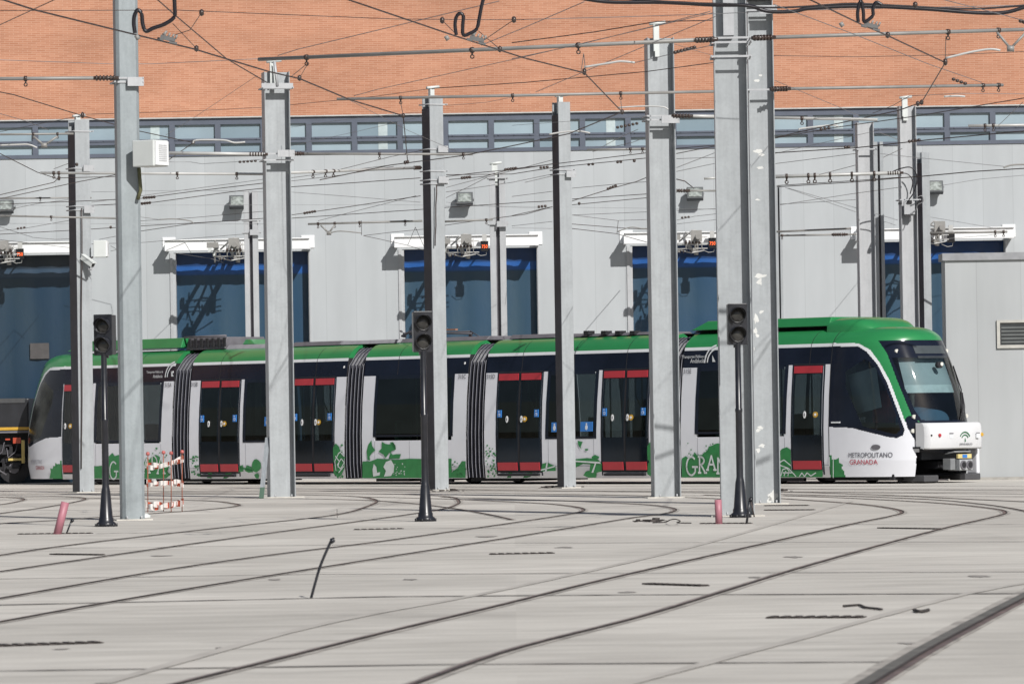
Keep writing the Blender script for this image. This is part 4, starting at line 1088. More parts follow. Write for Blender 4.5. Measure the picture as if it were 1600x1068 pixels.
for w_ in (1.32, 1.52):
    mb = MB(); mb.tube([(UN + .30, w_, .38), (UN + .34, w_, .38)], .095, 16); mb.build('coupler_ring', T_GREY, cp)
    mb = MB(); mb.tube([(UN + .32, w_, .38), (UN + .345, w_, .38)], .065, 16); mb.build('coupler_socket', T_UNDER, cp)
mb = MB(); mb.box(UN + .22, UN + .27, 1.22, 1.64, .52, .61); mb.mi = 1; mb.box(UN + .271, UN + .275, 1.35, 1.5, .53, .60); mb.build('coupler_plate', [mat('plate_cream', (.6, .5, .22), .5), T_BLUE], cp)
mb = MB(); mb.box(UN - .9, UN - .1, .55, 1.0, .03, .17); mb.box(UN - .3, UN + .02, 1.55, 2.2, .05, .19); bevel(mb.build('obstacle_guard', mat('guard_grey', (.06, .06, .065), .6), tram), .02)
for w_ in (2.16,):
    mb = MB(); mb.box(UN - .35, UN - .04, w_, w_ + .10, .17, .72); bevel(mb.build('front_fairing', T_WHITE, tram), .04, 3)
# mirror-less camera pods, little emblem on the cab side, scribbles
mb = MB(); u, v = side(1369, 698); oval(mb, u, v, .11, .055, .02); mb.build('side_repeater', T_GREY, tram)
for px, py in ((1320, 655), (1339, 657)):
    pass
mb = MB(); u, v = side(1349, 655, .3); mb.box(u - .06, u + .06, .28, .30, v - .05, v + .05); mb.build('cab_sticker', T_STRIP, tram)
mb = MB(); u, v = side(1306, 659.5); patch(mb, u - .13, u + .13, v - .016, v + .016, .016); mb.build('maker_plate', T_STRIP, tram)
for px, py, s in ((418, 658, 1), (867, 667, 1), (917, 666, 2)):
    u, v = side(px, py); mb = MB(); patch(mb, u - .1 * s, u + .1 * s, v - .11, v + .11, .016); pg = mb.build('pictogram', T_BLUE, tram)
    mb = MB(); oval(mb, u, v - .02, .04, .06, .020); oval(mb, u, v + .06, .022, .022, .020); mb.build('pictogram_figure', T_STRIP, pg)
# cables lines on the cab side seam
mb = MB(); patch(mb, UF_S - .012, UF_S + .004, .2, 3.33, .004); mb.build('body_seam', T_UNDER, tram)

# roof equipment
def roofbox(px0, px1, v0, v1, w0, w1, m, name='roof_unit', slope0=0, slope1=0, bev=.02):
    u0 = side(px0, 530, w0)[0]; u1 = side(px1, 530, w0)[0]; mb = MB()
    P = [(u0, v0), (u1, v0), (u1 - slope1, v1), (u0 + slope0, v1)]
    b = len(mb.v)
    for w_ in (w0, w1):
        for (u, v) in P: mb.v.append((u, w_ + (.0 if v == v0 else (.10 if w_ == w0 else -.10)), v))
    for k in range(4): mb.quad(b + k, b + (k + 1) % 4, b + 4 + (k + 1) % 4, b + 4 + k)
    mb.quad(b, b + 3, b + 2, b + 1); mb.quad(b + 4, b + 5, b + 6, b + 7)
    return bevel(mb.build(name, m, tram), bev)
def vy(px, py, w0): return side(px, py, w0)[1]
roofbox(104, 282, vy(200, 546, .5), vy(200, 530.5, .5), .5, 2.15, T_GREEN, 'roof_fairing', .65, 0)
roofbox(290, 350, vy(320, 546, .6), vy(320, 527, .6), .6, 2.0, T_GREY); roofbox(352, 420, vy(380, 545, .6), vy(380, 538, .6), .6, 2.0, mat('roof_pale_grey', (.25, .25, .27), .6))
mb = MB(); 
for k in range(7):
    u = side(296 + 9 * k, 527, .6)[0]; mb.box(u, u + .08, .56, .60, vy(300, 543, .6), vy(300, 529, .6))
mb.build('louvre', T_UNDER, tram)
mb = MB(); mb.tube([(side(288, 527, .6)[0], .62, vy(300, 526.5, .6)), (side(352, 527, .6)[0], .62, vy(300, 526, .6))], .03, 6); mb.build('roof_pipe', T_GREY, tram)
roofbox(352, 398, vy(380, 538, 1.2), vy(380, 530, 1.2), 1.2, 2.1, T_GREEN, 'roof_fairing', .0, .3)
roofbox(455, 530, vy(490, 540, .6), vy(490, 533.5, .6), .6, 2.0, T_GREY); roofbox(531, 620, vy(580, 537, .6), vy(580, 531, .6), .6, 2.0, mat('roof_pale_grey', (.25, .25, .27), .6))
roofbox(620, 760, vy(700, 533, .7), vy(700, 526.5, .7), .7, 1.9, T_GREY); roofbox(795, 866, vy(830, 528.5, .6), vy(830, 522, .6), .6, 2.0, T_GREY)
roofbox(892, 1015, vy(950, 524.5, .6), vy(950, 520, .6), .6, 2.0, T_GREY)
mb = MB()
for px in (918, 945, 967, 990):
    u, v = side(px, 520, .6); mb.box(u - .08, u + .08, .55, .75, v - .04, v + .05)
mb.build('roof_bracket', T_UNDER, tram)
# pantograph folded down on the third section
wc = 1.3; mb = MB()
def pp(px, py, w_=wc): u, v = side(px, py, w_); return (u, w_, v)
for dw in (-.35, .35):
    mb.tube([pp(628, 525, wc + dw), pp(640, 518.5, wc + dw), pp(738, 521, wc + dw)], .03, 6); mb.tube([pp(640, 522, wc + dw), pp(735, 517.5, wc + dw)], .022, 6)
    mb.tube([pp(735, 517, wc + dw), pp(752, 527, wc + dw)], .012, 5)
for px in (640, 665, 705, 735): mb.tube([pp(px, 519, wc - .35), pp(px, 519, wc + .35)], .02, 6)
for px in (632, 655, 690, 735): mb.tube([pp(px, 527, wc - .3), pp(px, 519, wc - .3)], .045, 8)
mb.tube([pp(628, 518, wc - .8), pp(626, 517, wc - .6), pp(626, 517, wc + .6), pp(628, 518, wc + .8)], .025, 6)
pg = mb.build('pantograph', mat('pantograph_grey', (.10, .10, .115), .45, .4), tram)
mb = MB(); mb.box(pp(698, 517)[0], pp(736, 515)[0], wc - .5, wc - .42, pp(700, 517)[2], pp(700, 514.6)[2]); mb.build('contact_strip', mat('carbon_copper', (.30, .14, .09), .5), pg)
# raised green fairings over the front section
f1 = roofbox(1079, 1295, vy(1120, 515, .45), vy(1120, 501, .45) , .45, 2.2, T_GREEN, 'roof_fairing', .45, .0)
roofbox(1083, 1306, vy(1120, 519, .6), vy(1120, 515.5, .6), .6, 2.0, T_UNDER, 'roof_gap')
# cab roof cowl
mb = MB(); st = [(1292, .42, 3.57), (1302, .40, 3.59), (1322, .42, 3.59), (1333, .44, 3.575), (1345, .50, 3.53), (1356, .58, 3.46), (1368, .68, 3.37), (1378, .80, 3.27)]
m_ = 14
for (px, wi, zt_) in st:
    u = side(px, 520, wi)[0]; zb = 3.20
    for k in range(m_ + 1):
        an = math.pi * k / m_; c_, s_ = math.cos(an), math.sin(an)
        x_ = -(abs(c_) ** .45) * math.copysign(1, c_); y_ = s_ ** .45
        mb.v.append((u, 1.325 + x_ * (1.325 - wi), zb + (zt_ - zb) * y_))
mb.smooth = True
for i in range(len(st) - 1):
    for k in range(m_): mb.quad(i * (m_ + 1) + k, i * (m_ + 1) + k + 1, (i + 1) * (m_ + 1) + k + 1, (i + 1) * (m_ + 1) + k)
mb.smooth = False; mb.poly([mb.v[k] for k in range(m_ + 1)]); mb.build('roof_cowl', T_GREEN, tram)

# bogies, wheels and rail-level gear
def bogie(px0, px1):
    u0, u1 = U(px0), U(px1); f = MB(); f.box(u0, u1, .18, .34, .14, .36); f.box(u0, u1, 2.3, 2.46, .14, .36); f.box((u0 + u1) / 2 - .2, (u0 + u1) / 2 + .2, .34, 2.3, .12, .34)
    f.box(u0 + .5, u1 - .5, .12, .2, .06, .22)
    b_ = f.build('bogie', T_UNDER, tram)
    for u in (u0 + .25, u1 - .25):
        for w_ in (.56, 1.96):
            q = MB(); q.tube([(u, w_, .30), (u, w_ + .11, .30)], .30, 24); q.build('wheel', T_UNDER, b_)
            q = MB(); q.tube([(u, w_ - .02, .30), (u, w_, .30)], .12, 16); q.build('hub', T_GREY, b_)
bogie(120, 235); bogie(628, 722); bogie(1175, 1275)
for a, b in ((300, 355), (760.5, 800), (255, 299.5), (575, 627), (723, 760), (1276, 1314.5), (1315, 1395)):
    mb = MB(); mb.box(U(a), U(b), .25, 2.4, .07, .20); mb.build('underframe_box', T_UNDER, tram)

# ------------------------------------------------------------------ work vehicle at the far left
VY = 127.5
vx = lambda px: at_y(px, 700, VY).x
vz = lambda py: at_y(20, py, VY).z
wv = empty('rail_work_vehicle', (vx(-60), VY, 0), 0, 'dark rail work vehicle with a yellow stripe behind the tram\'s left end', 'work vehicle')
x0 = vx(-60); L_ = vx(46) - x0
mb = MB(); mb.box(0, L_, 0, 2.3, vz(676), vz(622)); bevel(mb.build('body', mat('loco_black', (.014, .015, .019), .45, 0, .3, 3), wv), .04)
mb = MB(); mb.box(-.01, L_ + .01, -.03, -.004, vz(671.5), vz(667)); mb.build('yellow_stripe', YELL, wv)
mb = MB(); mb.box(-.01, L_ + .01, -.05, 2.3, vz(676), vz(673)); mb.build('running_board', T_GREY, wv)
mb = MB(); mb.box(-.01, L_ - .1, -.02, -.004, vz(622) - .12, vz(622)); mb.build('grey_band', mat('band_grey', (.05, .052, .055), .6), wv)
for xx in (L_ - 2.0, L_ - 1.25, L_ - .42):
    q = MB(); q.tube([(xx, .1, .42), (xx, .24, .42)], .40, 22); q.build('wheel', T_UNDER, wv)
    q = MB(); q.tube([(xx, .04, .42), (xx, .1, .42)], .14, 14); q.build('hub', T_GREY, wv)
mb = MB(); rr = random.Random(5)
mb.box(0, L_ - .05, .3, 2.0, .35, vz(676))
for k in range(14):
    x_ = rr.uniform(.2, L_ - .3); z_ = rr.uniform(.3, .95); mb.box(x_, x_ + rr.uniform(.1, .4), -.02, .3, z_, z_ + rr.uniform(.05, .22))
mb.build('underframe', T_UNDER, wv)
mb = MB()
for k in range(6):
    x_ = L_ - .3 - k * .35; mb.tube([(x_, -.04, 1.1), (x_ - .06, -.1, .85), (x_ - .25, -.08, .7), (x_ - .3, -.02, .95)], .018, 5)
mb.tube([(L_ - 1.3, -.08, .7), (L_ - .6, -.1, .25)], .025, 6)
mb.build('hose', T_GREY, wv)
mb = MB(); mb.box(L_ - .42, L_ - .22, -.08, 0, 1.07, 1.22); mb.box(L_ - .62, L_ - .5, -.06, 0, 1.16, 1.2); mb.build('tail_lamp', mat('lamp_red_orange', (.4, .06, .03), .3), wv)
mb = MB(); mb.box(L_ - .2, L_ - .12, -.10, 0, .55, 1.15); mb.box(L_ - .55, L_ - .2, -.06, 0, .62, .68); mb.build('hand_rail', mat('rail_cream', (.5, .38, .12), .5), wv)

# ------------------------------------------------------------------ masts
NAMES = {}
def h_section(mb, w_, d_, tf, tw_, z0, z1, Mx, web_dark=True, both=False):
    """H profile: flanges at +-x running along y, web across"""
    def B(x0, x1, y0, y1, mi):
        mb.mi = mi; mb.xbox(x0, x1, y0, y1, z0, z1, Mx)
    B(-w_ / 2, -w_ / 2 + tf, -d_ / 2, d_ / 2, 0); B(w_ / 2 - tf, w_ / 2, -d_ / 2, d_ / 2, 0); B(-w_ / 2 + tf, w_ / 2 - tf, -tw_ / 2, tw_ / 2, 0)
def mast(pxb, pyb, pyt, wpx, kind, rot, lab, pin=None, Y=None, steel=None, dpt=None):
    if Y is None: b = gnd(pxb, pyb)
    else:
        # foot hidden behind the tram: stands at depth Y
        b = at_y(pxb, pyb, Y); b.z = 0
        q = at_y(pxb + 0.0, pyb, Y); 
    s_ = F / b.y; wd = wpx / s_
    zt_ = at_y(pxb - .0155 * (pyb - pyt), pyt, b.y).z
    r = empty('catenary_mast', (b.x, b.y, 0), R(rot), lab, 'mast', 'steel catenary masts in the depot yard')
    g = steel or GALV; I = Matrix.Identity(4); mb = MB()
    if kind == 'web':            # web towards the yard, flanges edge on
        h_section(mb, wd, dpt or wd * .85, .018, .014, -.1, zt_, I); mats = [g, WEB_DARK]
    elif kind == 'flange':       # broad flange to the right, open channel to the left
        mb.mi = 0
        d_ = dpt or wd
        mb.box(-d_ / 2, d_ / 2, -wd / 2, -wd / 2 + .02, -.1, zt_); mb.box(-d_ / 2, d_ / 2, wd / 2 - .02, wd / 2, -.1, zt_)
        mb.box(-.008, .008, -wd / 2 + .02, wd / 2 - .02, -.1, zt_)
        cv = MB(); cv.box(-d_ / 2 - .012, -d_ / 2, -wd / 2 + .001, wd / 2 - .001, -.09, zt_ - .28); cv.build('channel_strip', CHAN_DARK, r)  # near-black strip closing the left-hand channel
        mats = [g, WEB_DARK]
    elif kind == 'pair':         # two channels laced back to back with a gap
        for q in (-1, 1):
            x0 = q * wd * .12; x1 = q * wd * .5; a, c = min(x0, x1), max(x0, x1)
            mb.box(a, c, -.16, -.145, -.1, zt_); mb.box(a, c, .145, .16, -.1, zt_); e = x0 if q > 0 else x0 - .012
            mb.box(e, e + .012, -.145, .145, -.1, zt_)
        mb.mi = 1; mb.box(-wd * .115, wd * .115, -.02, .0, 0, zt_ - .05)
        mats = [g, T_GREY]
    elif kind == 'box':
        c = .05; h = wd / 2; P = [(-h + c, -h), (h - c, -h), (h, -h + c), (h, h - c), (h - c, h), (-h + c, h), (-h, h - c), (-h, -h + c)]
        mb.smooth = False; mb.prism(P, -.1, zt_); mats = [g]
    bevel(mb.build('shaft', mats, r), .004, 1)
    bp = MB(); bp.box(-wd * .8, wd * .8, -wd * .7, wd * .7, .0, .02); bp.build('base_plate', mat('grout_concrete', (.50, .48, .44), .9, 0, .15, 5), r)
    if Y is None:
        bl = MB()
        for x_ in (-.16, .16):
            bl.tube([(x_ * wd / .5, -wd * .45 - .05, .02), (x_ * wd / .5, -wd * .45 - .05, .07)], .016, 6)
        bl.build('anchor_bolt', GALV2, r)
    if pin:
        pw = 7 / s_ / 2; zz = at_y(pxb, pin, b.y).z; off = (pin * 0 + (-.1 * wd))
        p = MB(); p.box(off - pw, off + pw, -wd * .2, -wd * .2 + .03, zt_ - .35, zz); p.box(off - pw - .03, off - pw, -wd * .2 - .05, -wd * .2 + .05, zt_ - .25, zz - .02)
        p.tube([(off - .14, -wd * .2, zz), (off + .16, -wd * .2, zz + .03)], .035, 6); p.build('top_bracket', WHITE2, r)
    r['wd'] = wd; return r, b, wd
def clamp(m, py, px=None, front=True, thick=.03, plates=False):
    """strap with bolts round a mast at a photo height"""
    r, b, wd = m; px = proj(Vector((b.x, b.y, 3)))[0] if px is None else px
    z = at_y(px, py, b.y - wd * .5).z; mb = MB(); h = wd / 2
    rot = -r.rotation_euler[2]
    mb.box(-h - .05, h + .07, -h * .92 - .03, -h * .92 - .008, z - thick / 2, z + thick / 2)
    mb.box(-h - .05, h + .07, h + .01, h + .03, z - thick / 2, z + thick / 2)
    for q in (-h - .04, h + .05): mb.tube([(q, -h - .1, z), (q, h + .06, z)], .014, 6)
    if plates:
        mb.box(-h * .1, h + .06, -h - .09, -h - .06, z - .07, z + .07)
    o = mb.build('clamp', GALV2, r); return z
mA = mast(131, 769, 188, 25, 'flange', 30, 'leftmost slim mast with a security camera, left of the left signal', 182)
mB = mast(207, 812, -40, 35.5, 'box', 13, 'thick smooth grey mast carrying a white cabinet', steel=GALVB)
mC = mast(440, 777, 113, 40, 'web', 11, 'broad mast with cross brackets at its top, left of the centre', 97)
mD = mast(685, 765.5, 150, 24, 'flange', 30, 'dark-sided mast directly behind the middle signal', 138)
mE = mast(886, 762, 160, 21, 'flange', 27, 'slim mast right of the centre of the tram', 150)
mF = mast(1041, 777, 60, 42, 'web', 7, 'broad mast left of the tall pair', 38)
mG = mast(1152.5, 806, -60, 52, 'web', -1, 'left one of the tall mast pair, behind the right signal', steel=GALV)
mH = mast(1199, 787, 2, 40, 'web', 1, 'right one of the tall mast pair, with chalky stains')
YB = 121.0
mK = mast(398, 745, 298, 21, 'pair', 0, 'slim paired mast rising behind the tram in front of the second blue door', Y=YB + 1, steel=GALV2)
mJ = mast(783.8, 745, 268, 25, 'pair', 0, 'slim paired mast in front of the middle blue door', 256, Y=YB, steel=GALV2)
mL = mast(1359.5, 745, 192, 26, 'web', 6, 'leftmost mast of the right-hand cluster', Y=118, steel=GALV2)
mM = mast(1380.5, 745, 222, 14, 'pair', 0, 'thin dark-centred mast inside the right-hand cluster', Y=123)
mN = mast(1426, 745, 166, 26, 'web', 6, 'mast with a junction box in the right-hand cluster', 153, Y=117, steel=GALV2)
mO = mast(1450, 745, 238, 15, 'flange', 33, 'rightmost short mast of the right-hand cluster', Y=121)
mP = mast(1223, 745, 290, 10, 'pair', 0, 'thin far mast mostly hidden by the tall pair', Y=124)
for m, ys in ((mA, (205, 263, 322, 328)), (mB, (122, 128)), (mC, (137, 240, 250)), (mD, (163, 233, 267, 281, 287)), (mE, (265, 272)), (mF, (181, 187)), (mG, (59, 66, 88)), (mH, (10, 16, 140)), (mJ, (278, 350)), (mN, (312,)), (mL, (233,)), (mK, (344, 363))):
    for i, y in enumerate(ys): clamp(m, y, plates=(i % 2 == 1 and m is not mG))
# inner mast telescoped on the left tall mast
z = at_y(1140, 57, mG[1].y).z; mb = MB(); mb.box(-.10, .06, -.20, -.185, z, z + 3); mb.box(-.10, -.085, -.185, -.02, z, z + 3); mb.box(.045, .06, -.185, -.02, z, z + 3); mb.build('mast_extension', GALV2, mG[0])
z = at_y(1190, 0, mH[1].y).z; mb = MB(); mb.box(-.22, .22, -.25, .25, z, z + .06); mb.build('mast_cap', T_UNDER, mH[0])
# chalk stain at the foot of the right tall mast, brackets at the top of the broad masts
for m in (mC,):
    r, b, wd = m; z = at_y(428, 136, b.y).z; mb = MB(); mb.box(-wd * .62, wd * .62, -wd * .5, -wd * .46, z - .06, z + .06); mb.tube([(-.05, -wd * .45, z + .5), (0, -wd * .52, z)], .03, 6); mb.build('cross_bracket', GALV2, r)

# lime splashes on the right tall mast
r_, b_, wd_ = mH; mb = MB(); rr0 = random.Random(4)
for (px, py, rx, ry) in ((1183, 126, 5, 3), (1188, 118, 4, 1.5), (1184, 236, 7, 4), (1189, 242, 5, 3), (1187, 262, 6, 2.5), (1183, 312, 5, 1.5), (1188, 431, 9, 4), (1186, 440, 5, 6), (1181, 497, 5, 9), (1189, 487, 4, 3), (1180, 516, 3.5, 5), (1183, 524, 3, 3), (1177, 545, 1.5, 4), (1188, 668, 5, 3.5), (1184, 672, 4, 3), (1190, 696, 6, 3), (1184, 703, 4, 4), (1207, 775, 8, 10), (1202, 781, 5, 6)):
    c = at_y(px + .5, py, b_.y - .01); s0 = F / b_.y; P = []
    for k in range(13):
        a = 2 * math.pi * k / 13; q = rr0.uniform(.55, 1.2); P.append((c.x - b_.x + rx * q * math.cos(a) / s0 , -.0095, c.z + ry * q * math.sin(a) / s0))
    hw_ = wd_ / 2 - .025; mb.poly([(max(-hw_, min(hw_, x_)), y_, max(.025, z_)) for x_, y_, z_ in P])
mb.build('lime_splash', mat('lime_white', (.58, .585, .57), .8, 0, .08, 9), r_, tri=True)
# white cabinets, camera
def cabinet(px0, px1, py0, py1, Y, lab, rot=-18, d_=.5):
    p = at_y(px0, py1, Y); q = at_y(px1, py0, Y); w_ = q.x - p.x; h_ = q.z - p.z
    r = empty('equipment_cabinet', (p.x, Y, p.z), R(rot), lab, 'cabinet')
    mb = MB(); mb.box(0, w_ * .75, 0, d_, 0, h_); bevel(mb.build('case', WHITE2, r), .015)
    mb = MB(); mb.box(w_ * .75 + .002, w_ * .75 + .03, .03, d_ - .03, .02, h_ - .02); dr = mb.build('door', WHITE, r)
    mb = MB()
    for k in range(9): mb.box(w_ * .75 + .031, w_ * .75 + .036, .1, d_ - .08, .08 + k * (h_ - .14) / 9, .08 + (k + .45) * (h_ - .14) / 9)
    mb.build('louvre', mat('louvre_pale', (.47, .48, .49), .5), dr)
    return r
r = cabinet(207, 262, 219, 261, mB[1].y - .42, 'white louvred cabinet strapped to the thick smooth mast', -34, .38)
mb = MB(); p = at_y(217, 262, mB[1].y - .25)
mb.tube([(p.x + .0, p.y, p.z), (p.x + .02, p.y + .03, p.z - .35), (p.x - .03, p.y + .05, p.z - .5)], .03, 6); tag(mb.build('cable_drop', mat('olive_cable', (.12, .12, .06), .6)), 'olive cable dropping below the white cabinet on the thick mast', 'cable')
cabinet(146, 172, 375, 402, mA[1].y - .3, 'small white junction box beside the leftmost slim mast', -6, .25)
p = at_y(137, 408, mA[1].y - .3); r = empty('security_camera', p, R(-35), 'white security camera pointing down at the leftmost slim mast', 'camera')
mb = MB(); Mx = Matrix.Rotation(R(32), 4, 'Y'); mb.xbox(-.18, .18, -.06, .06, -.05, .06, Mx); mb.xbox(-.2, .21, -.07, .07, .06, .075, Mx); bevel(mb.build('housing', WHITE2, r), .012)
mb = MB(); mb.tube([Mx @ Vector((.18, 0, 0)), Mx @ Vector((.19, 0, 0))], .045, 12); mb.build('lens', SIGBLK, r)
mb = MB(); mb.tube([(-.1, .3, .1), (-.05, 0, .02)], .02, 6); mb.tube([(.02, 0, -.06), (.05, 0, -.18), (.12, 0, -.17)], .035, 8); mb.build('bracket', GALV2, r)
mb = MB()
p0 = at_y(127, 325, mA[1].y - .22); 
mb.tube([at_y(127.5 + .6 * math.sin(k), 325 + 37 * k, mA[1].y - .26) for k in range(12)], .014, 5); tag(mb.build('cable_run', WIRE), 'thin cable run clipped down the leftmost slim mast', 'cable')
mb = MB(); mb.tube([at_y(682 - .35 * k + .5 * math.sin(k * 2), 288 + 16 * k, mD[1].y - .26) for k in range(7)] , .014, 5); tag(mb.build('cable_run', WIRE), 'thin cable run clipped down the mast at the middle signal', 'cable')
r, b, wd = mN; p = at_y(1421, 322, b.y - .3); jb = empty('junction_box', (p.x, p.y, p.z), 0, 'grey junction box with looped cables on the right-hand cluster', 'box')
mb = MB(); mb.box(-.13, .13, 0, .12, -.2, .12); bevel(mb.build('case', GALV2, jb), .01)
mb = MB(); mb.box(-.05, .06, -.03, 0, .06, .14); mb.box(-.26, -.18, 0, .1, .04, .1); mb.box(.18, .26, 0, .1, .04, .1); mb.build('fitting', T_UNDER, jb)
def cable(pts, r_, Y, m, lab, name='cable_loop', cat='cable', sm=True):
    P = [at_y(px, py, Y) for px, py in pts]
    if sm: P = catmull(P, 6)
    mb = MB(); mb.tube(P, r_, 6); return tag(mb.build(name, m), lab, cat)
cable([(1388, 272), (1405, 264), (1424, 262), (1433, 278), (1428, 300), (1420, 312)], .016, 116.6, CABLE, 'outer black cable loop above the grey junction box')
cable([(1400, 270), (1418, 272), (1426, 284), (1422, 303)], .013, 116.5, CABLE, 'inner black cable loop above the grey junction box')
cable([(1430, 310), (1440, 306), (1442, 315), (1434, 320), (1430, 330), (1422, 334)], .012, 116.5, WIREL, 'pale wire loop right of the grey junction box')

# ------------------------------------------------------------------ signals
def signal(px, py, pyt, rot, lab):
    b = gnd(px, py); r = empty('tram_signal', (b.x, b.y, 0), R(rot), lab, 'signal', 'two-lens tram signals on black posts')
    H = at_y(px, pyt, b.y).z; hh = .59; hw = .132
    mb = MB(); mb.smooth = True
    prof = [(.115, .0), (.15, .012), (.16, .03), (.15, .055), (.118, .075), (.118, .12), (.105, .14), (.072, .52), (.062, .56), (.055, .60), (.052, 1.55), (.058, 1.56), (.058, 1.6), (.048, 1.61), (.046, H - hh + .02)]
    n = 20; 
    for (q, z) in prof:
        for k in range(n): a = 2 * math.pi * k / n; mb.v.append((q * .95 * math.cos(a), q * .95 * math.sin(a), z))
    for i in range(len(prof) - 1):
        for k in range(n): mb.quad(i * n + k, i * n + (k + 1) % n, (i + 1) * n + (k + 1) % n, (i + 1) * n + k)
    mb.build('post', SIGBLK, r)
    mb = MB()
    for k in range(8):
        a = 2 * math.pi * k / 8 + .3; mb.tube([(.155 * math.cos(a), .155 * math.sin(a), 0), (.155 * math.cos(a), .155 * math.sin(a), .045)], .016, 6)
    mb.prism([(.17 * math.cos(2 * math.pi * k / 8 + .3), .17 * math.sin(2 * math.pi * k / 8 + .3)) for k in range(8)], .004, .018); mb.build('base_flange', SIGBLK, r)
    mb = MB(); mb.box(-hw, hw, -.02, .20, H - hh, H); mb.box(-hw - .012, hw + .012, -.035, -.02, H - hh - .01, H + .01)
    hd = mb.build('signal_head', SIGBLK, r); bevel(hd, .018, 2)
    for zc in (H - hh * .27, H - hh * .75):
        v = MB(); n = 22; v.smooth = True                       # cut-away visor, open below
        for k in range(n + 1):
            a = R(-60 + 300 * k / n); ln = .16 * (.35 + .65 * max(0, math.sin(a)) ** .5) if math.sin(a) > 0 else .06
            for (rr, y_) in ((.110, -.03), (.113, -.035 - ln), (.118, -.035 - ln), (.120, -.03)): v.v.append((rr * math.cos(a), y_, zc + rr * math.sin(a)))
        for k in range(n):
            for c in range(3): v.quad(4 * k + c, 4 * k + c + 1, 4 * k + 5 + c, 4 * k + 4 + c)
        v.build('visor', SIGBLK, hd)
        l = MB(); l.smooth = True; m_ = 20; rings = 5
        for i in range(rings + 1):
            rr = .106 * i / rings; y_ = -.045 - .03 * (1 - (i / rings) ** 2)
            for k in range(m_): a = 2 * math.pi * k / m_; l.v.append((rr * math.cos(a), y_, zc + rr * math.sin(a)))
        for i in range(rings):
            for k in range(m_): l.quad(i * m_ + k, i * m_ + (k + 1) % m_, (i + 1) * m_ + (k + 1) % m_, (i + 1) * m_ + k)
        l.build('lens', LENS, hd)
        g = MB(); g.smooth = True
        for k in range(21):
            a = 2 * math.pi * k / 20
            for rr, y_ in ((.104, -.037), (.107, -.05), (.117, -.05), (.119, -.037)): g.v.append((rr * math.cos(a), y_, zc + rr * math.sin(a)))
        for k in range(20):
            for c in range(3): g.quad(4 * k + c, 4 * k + c + 1, 4 * k + 5 + c, 4 * k + 4 + c)
        g.build('lens_ring', mat('ring_grey', (.05, .05, .055), .3), hd)
    mb = MB(); mb.box(-.05, .05, .03, .1, H - hh - .05, H - hh); mb.build('head_mount', SIGBLK, r)
signal(166, 822, 492, -14, 'black two-lens signal at left, between the slim mast and the thick mast')
signal(665, 814, 487, 10, 'black two-lens signal in front of the dark-sided middle mast')
signal(1157, 808, 475, 6, 'black two-lens signal in front of the tall mast pair')

# ------------------------------------------------------------------ small things on the ground
def stick(base, top, r_, m, lab, name, cat, mid=None, head=0, Y0=None):
    b = gnd(*base); e = at_y(*top, b.y + (Y0 or 0)); pts = [b - Vector((0, 0, .02))] + ([at_y(*mid, b.y)] if mid else []) + [e]
    if mid: pts = catmull(pts, 5)
    mb = MB(); mb.tube(pts, r_, 10)
    if head: mb.tube([e + Vector((0, -.02, -head * .8)), e + Vector((.01, 0, 0)), e + Vector((.02, 0, head * .8))], [head * .6, head, head * .5], 10)
    return tag(mb.build(name, m), lab, cat)
stick((485, 934), (518, 843), .012, SIGBLK, 'long black bent stake with a knobbed tip leaning in the open foreground', 'ground_stake', 'stake', (500, 885), .026)
stick((103, 833), (112, 812), .012, SIGBLK, 'short black stake beside the leaning pink pipe', 'ground_stake', 'stake', None, .03)
stick((1166, 818), (1172, 779), .017, SIGBLK, 'black stake with a looped head at the foot of the right signal', 'ground_stake', 'stake', None, .035)
stick((1179, 807), (1173, 780), .010, WIRE, 'thin wire stay leaning beside the looped stake', 'wire_stay', 'wire')
stick((89, 834), (102, 784), .057, PINK, 'pink plastic pipe stub leaning to the right at left', 'pipe_stub', 'pipe'); stick((1123.5, 818), (1122, 780), .05, PINK, 'upright pink plastic pipe stub left of the tall mast pair', 'pipe_stub', 'pipe')
stick((527, 808), (526.5, 795), .004, WIRE, 'hair-thin bent wire standing by a rail curve left of the middle signal', 'wire_sprig', 'wire')
# plank leaning on the broad mast
b = gnd(408, 778); e = at_y(418, 683, b.y + .25); dx = e - b; r = empty('leaning_plank', (b.x, b.y, 0), 0, 'grey plank with a green foot leaning on the broad left mast', 'plank')
def slab(z0, z1, m, nm):
    mb = MB(); k0_, k1_ = z0 / e.z, z1 / e.z; A = Vector((dx.x * k0_, dx.y * k0_, z0)); B_ = Vector((dx.x * k1_, dx.y * k1_, z1))
    for P in (A, B_):
        for (x_, y_) in ((-.045, 0), (.05, 0), (.05, .04), (-.045, .04)): mb.v.append((P.x + x_, P.y + y_, P.z))
    for k in range(4): mb.quad(k, (k + 1) % 4, 4 + (k + 1) % 4, 4 + k)
    mb.quad(3, 2, 1, 0); mb.quad(4, 5, 6, 7); mb.build(nm, m, r)
slab(0, .22, mat('plank_green', (.05, .10, .07), .7), 'painted_foot'); slab(.22, e.z, mat('plank_grey', (.20, .22, .24), .6, .1, .2, 4, stretch=(8, 8, 1)), 'board')
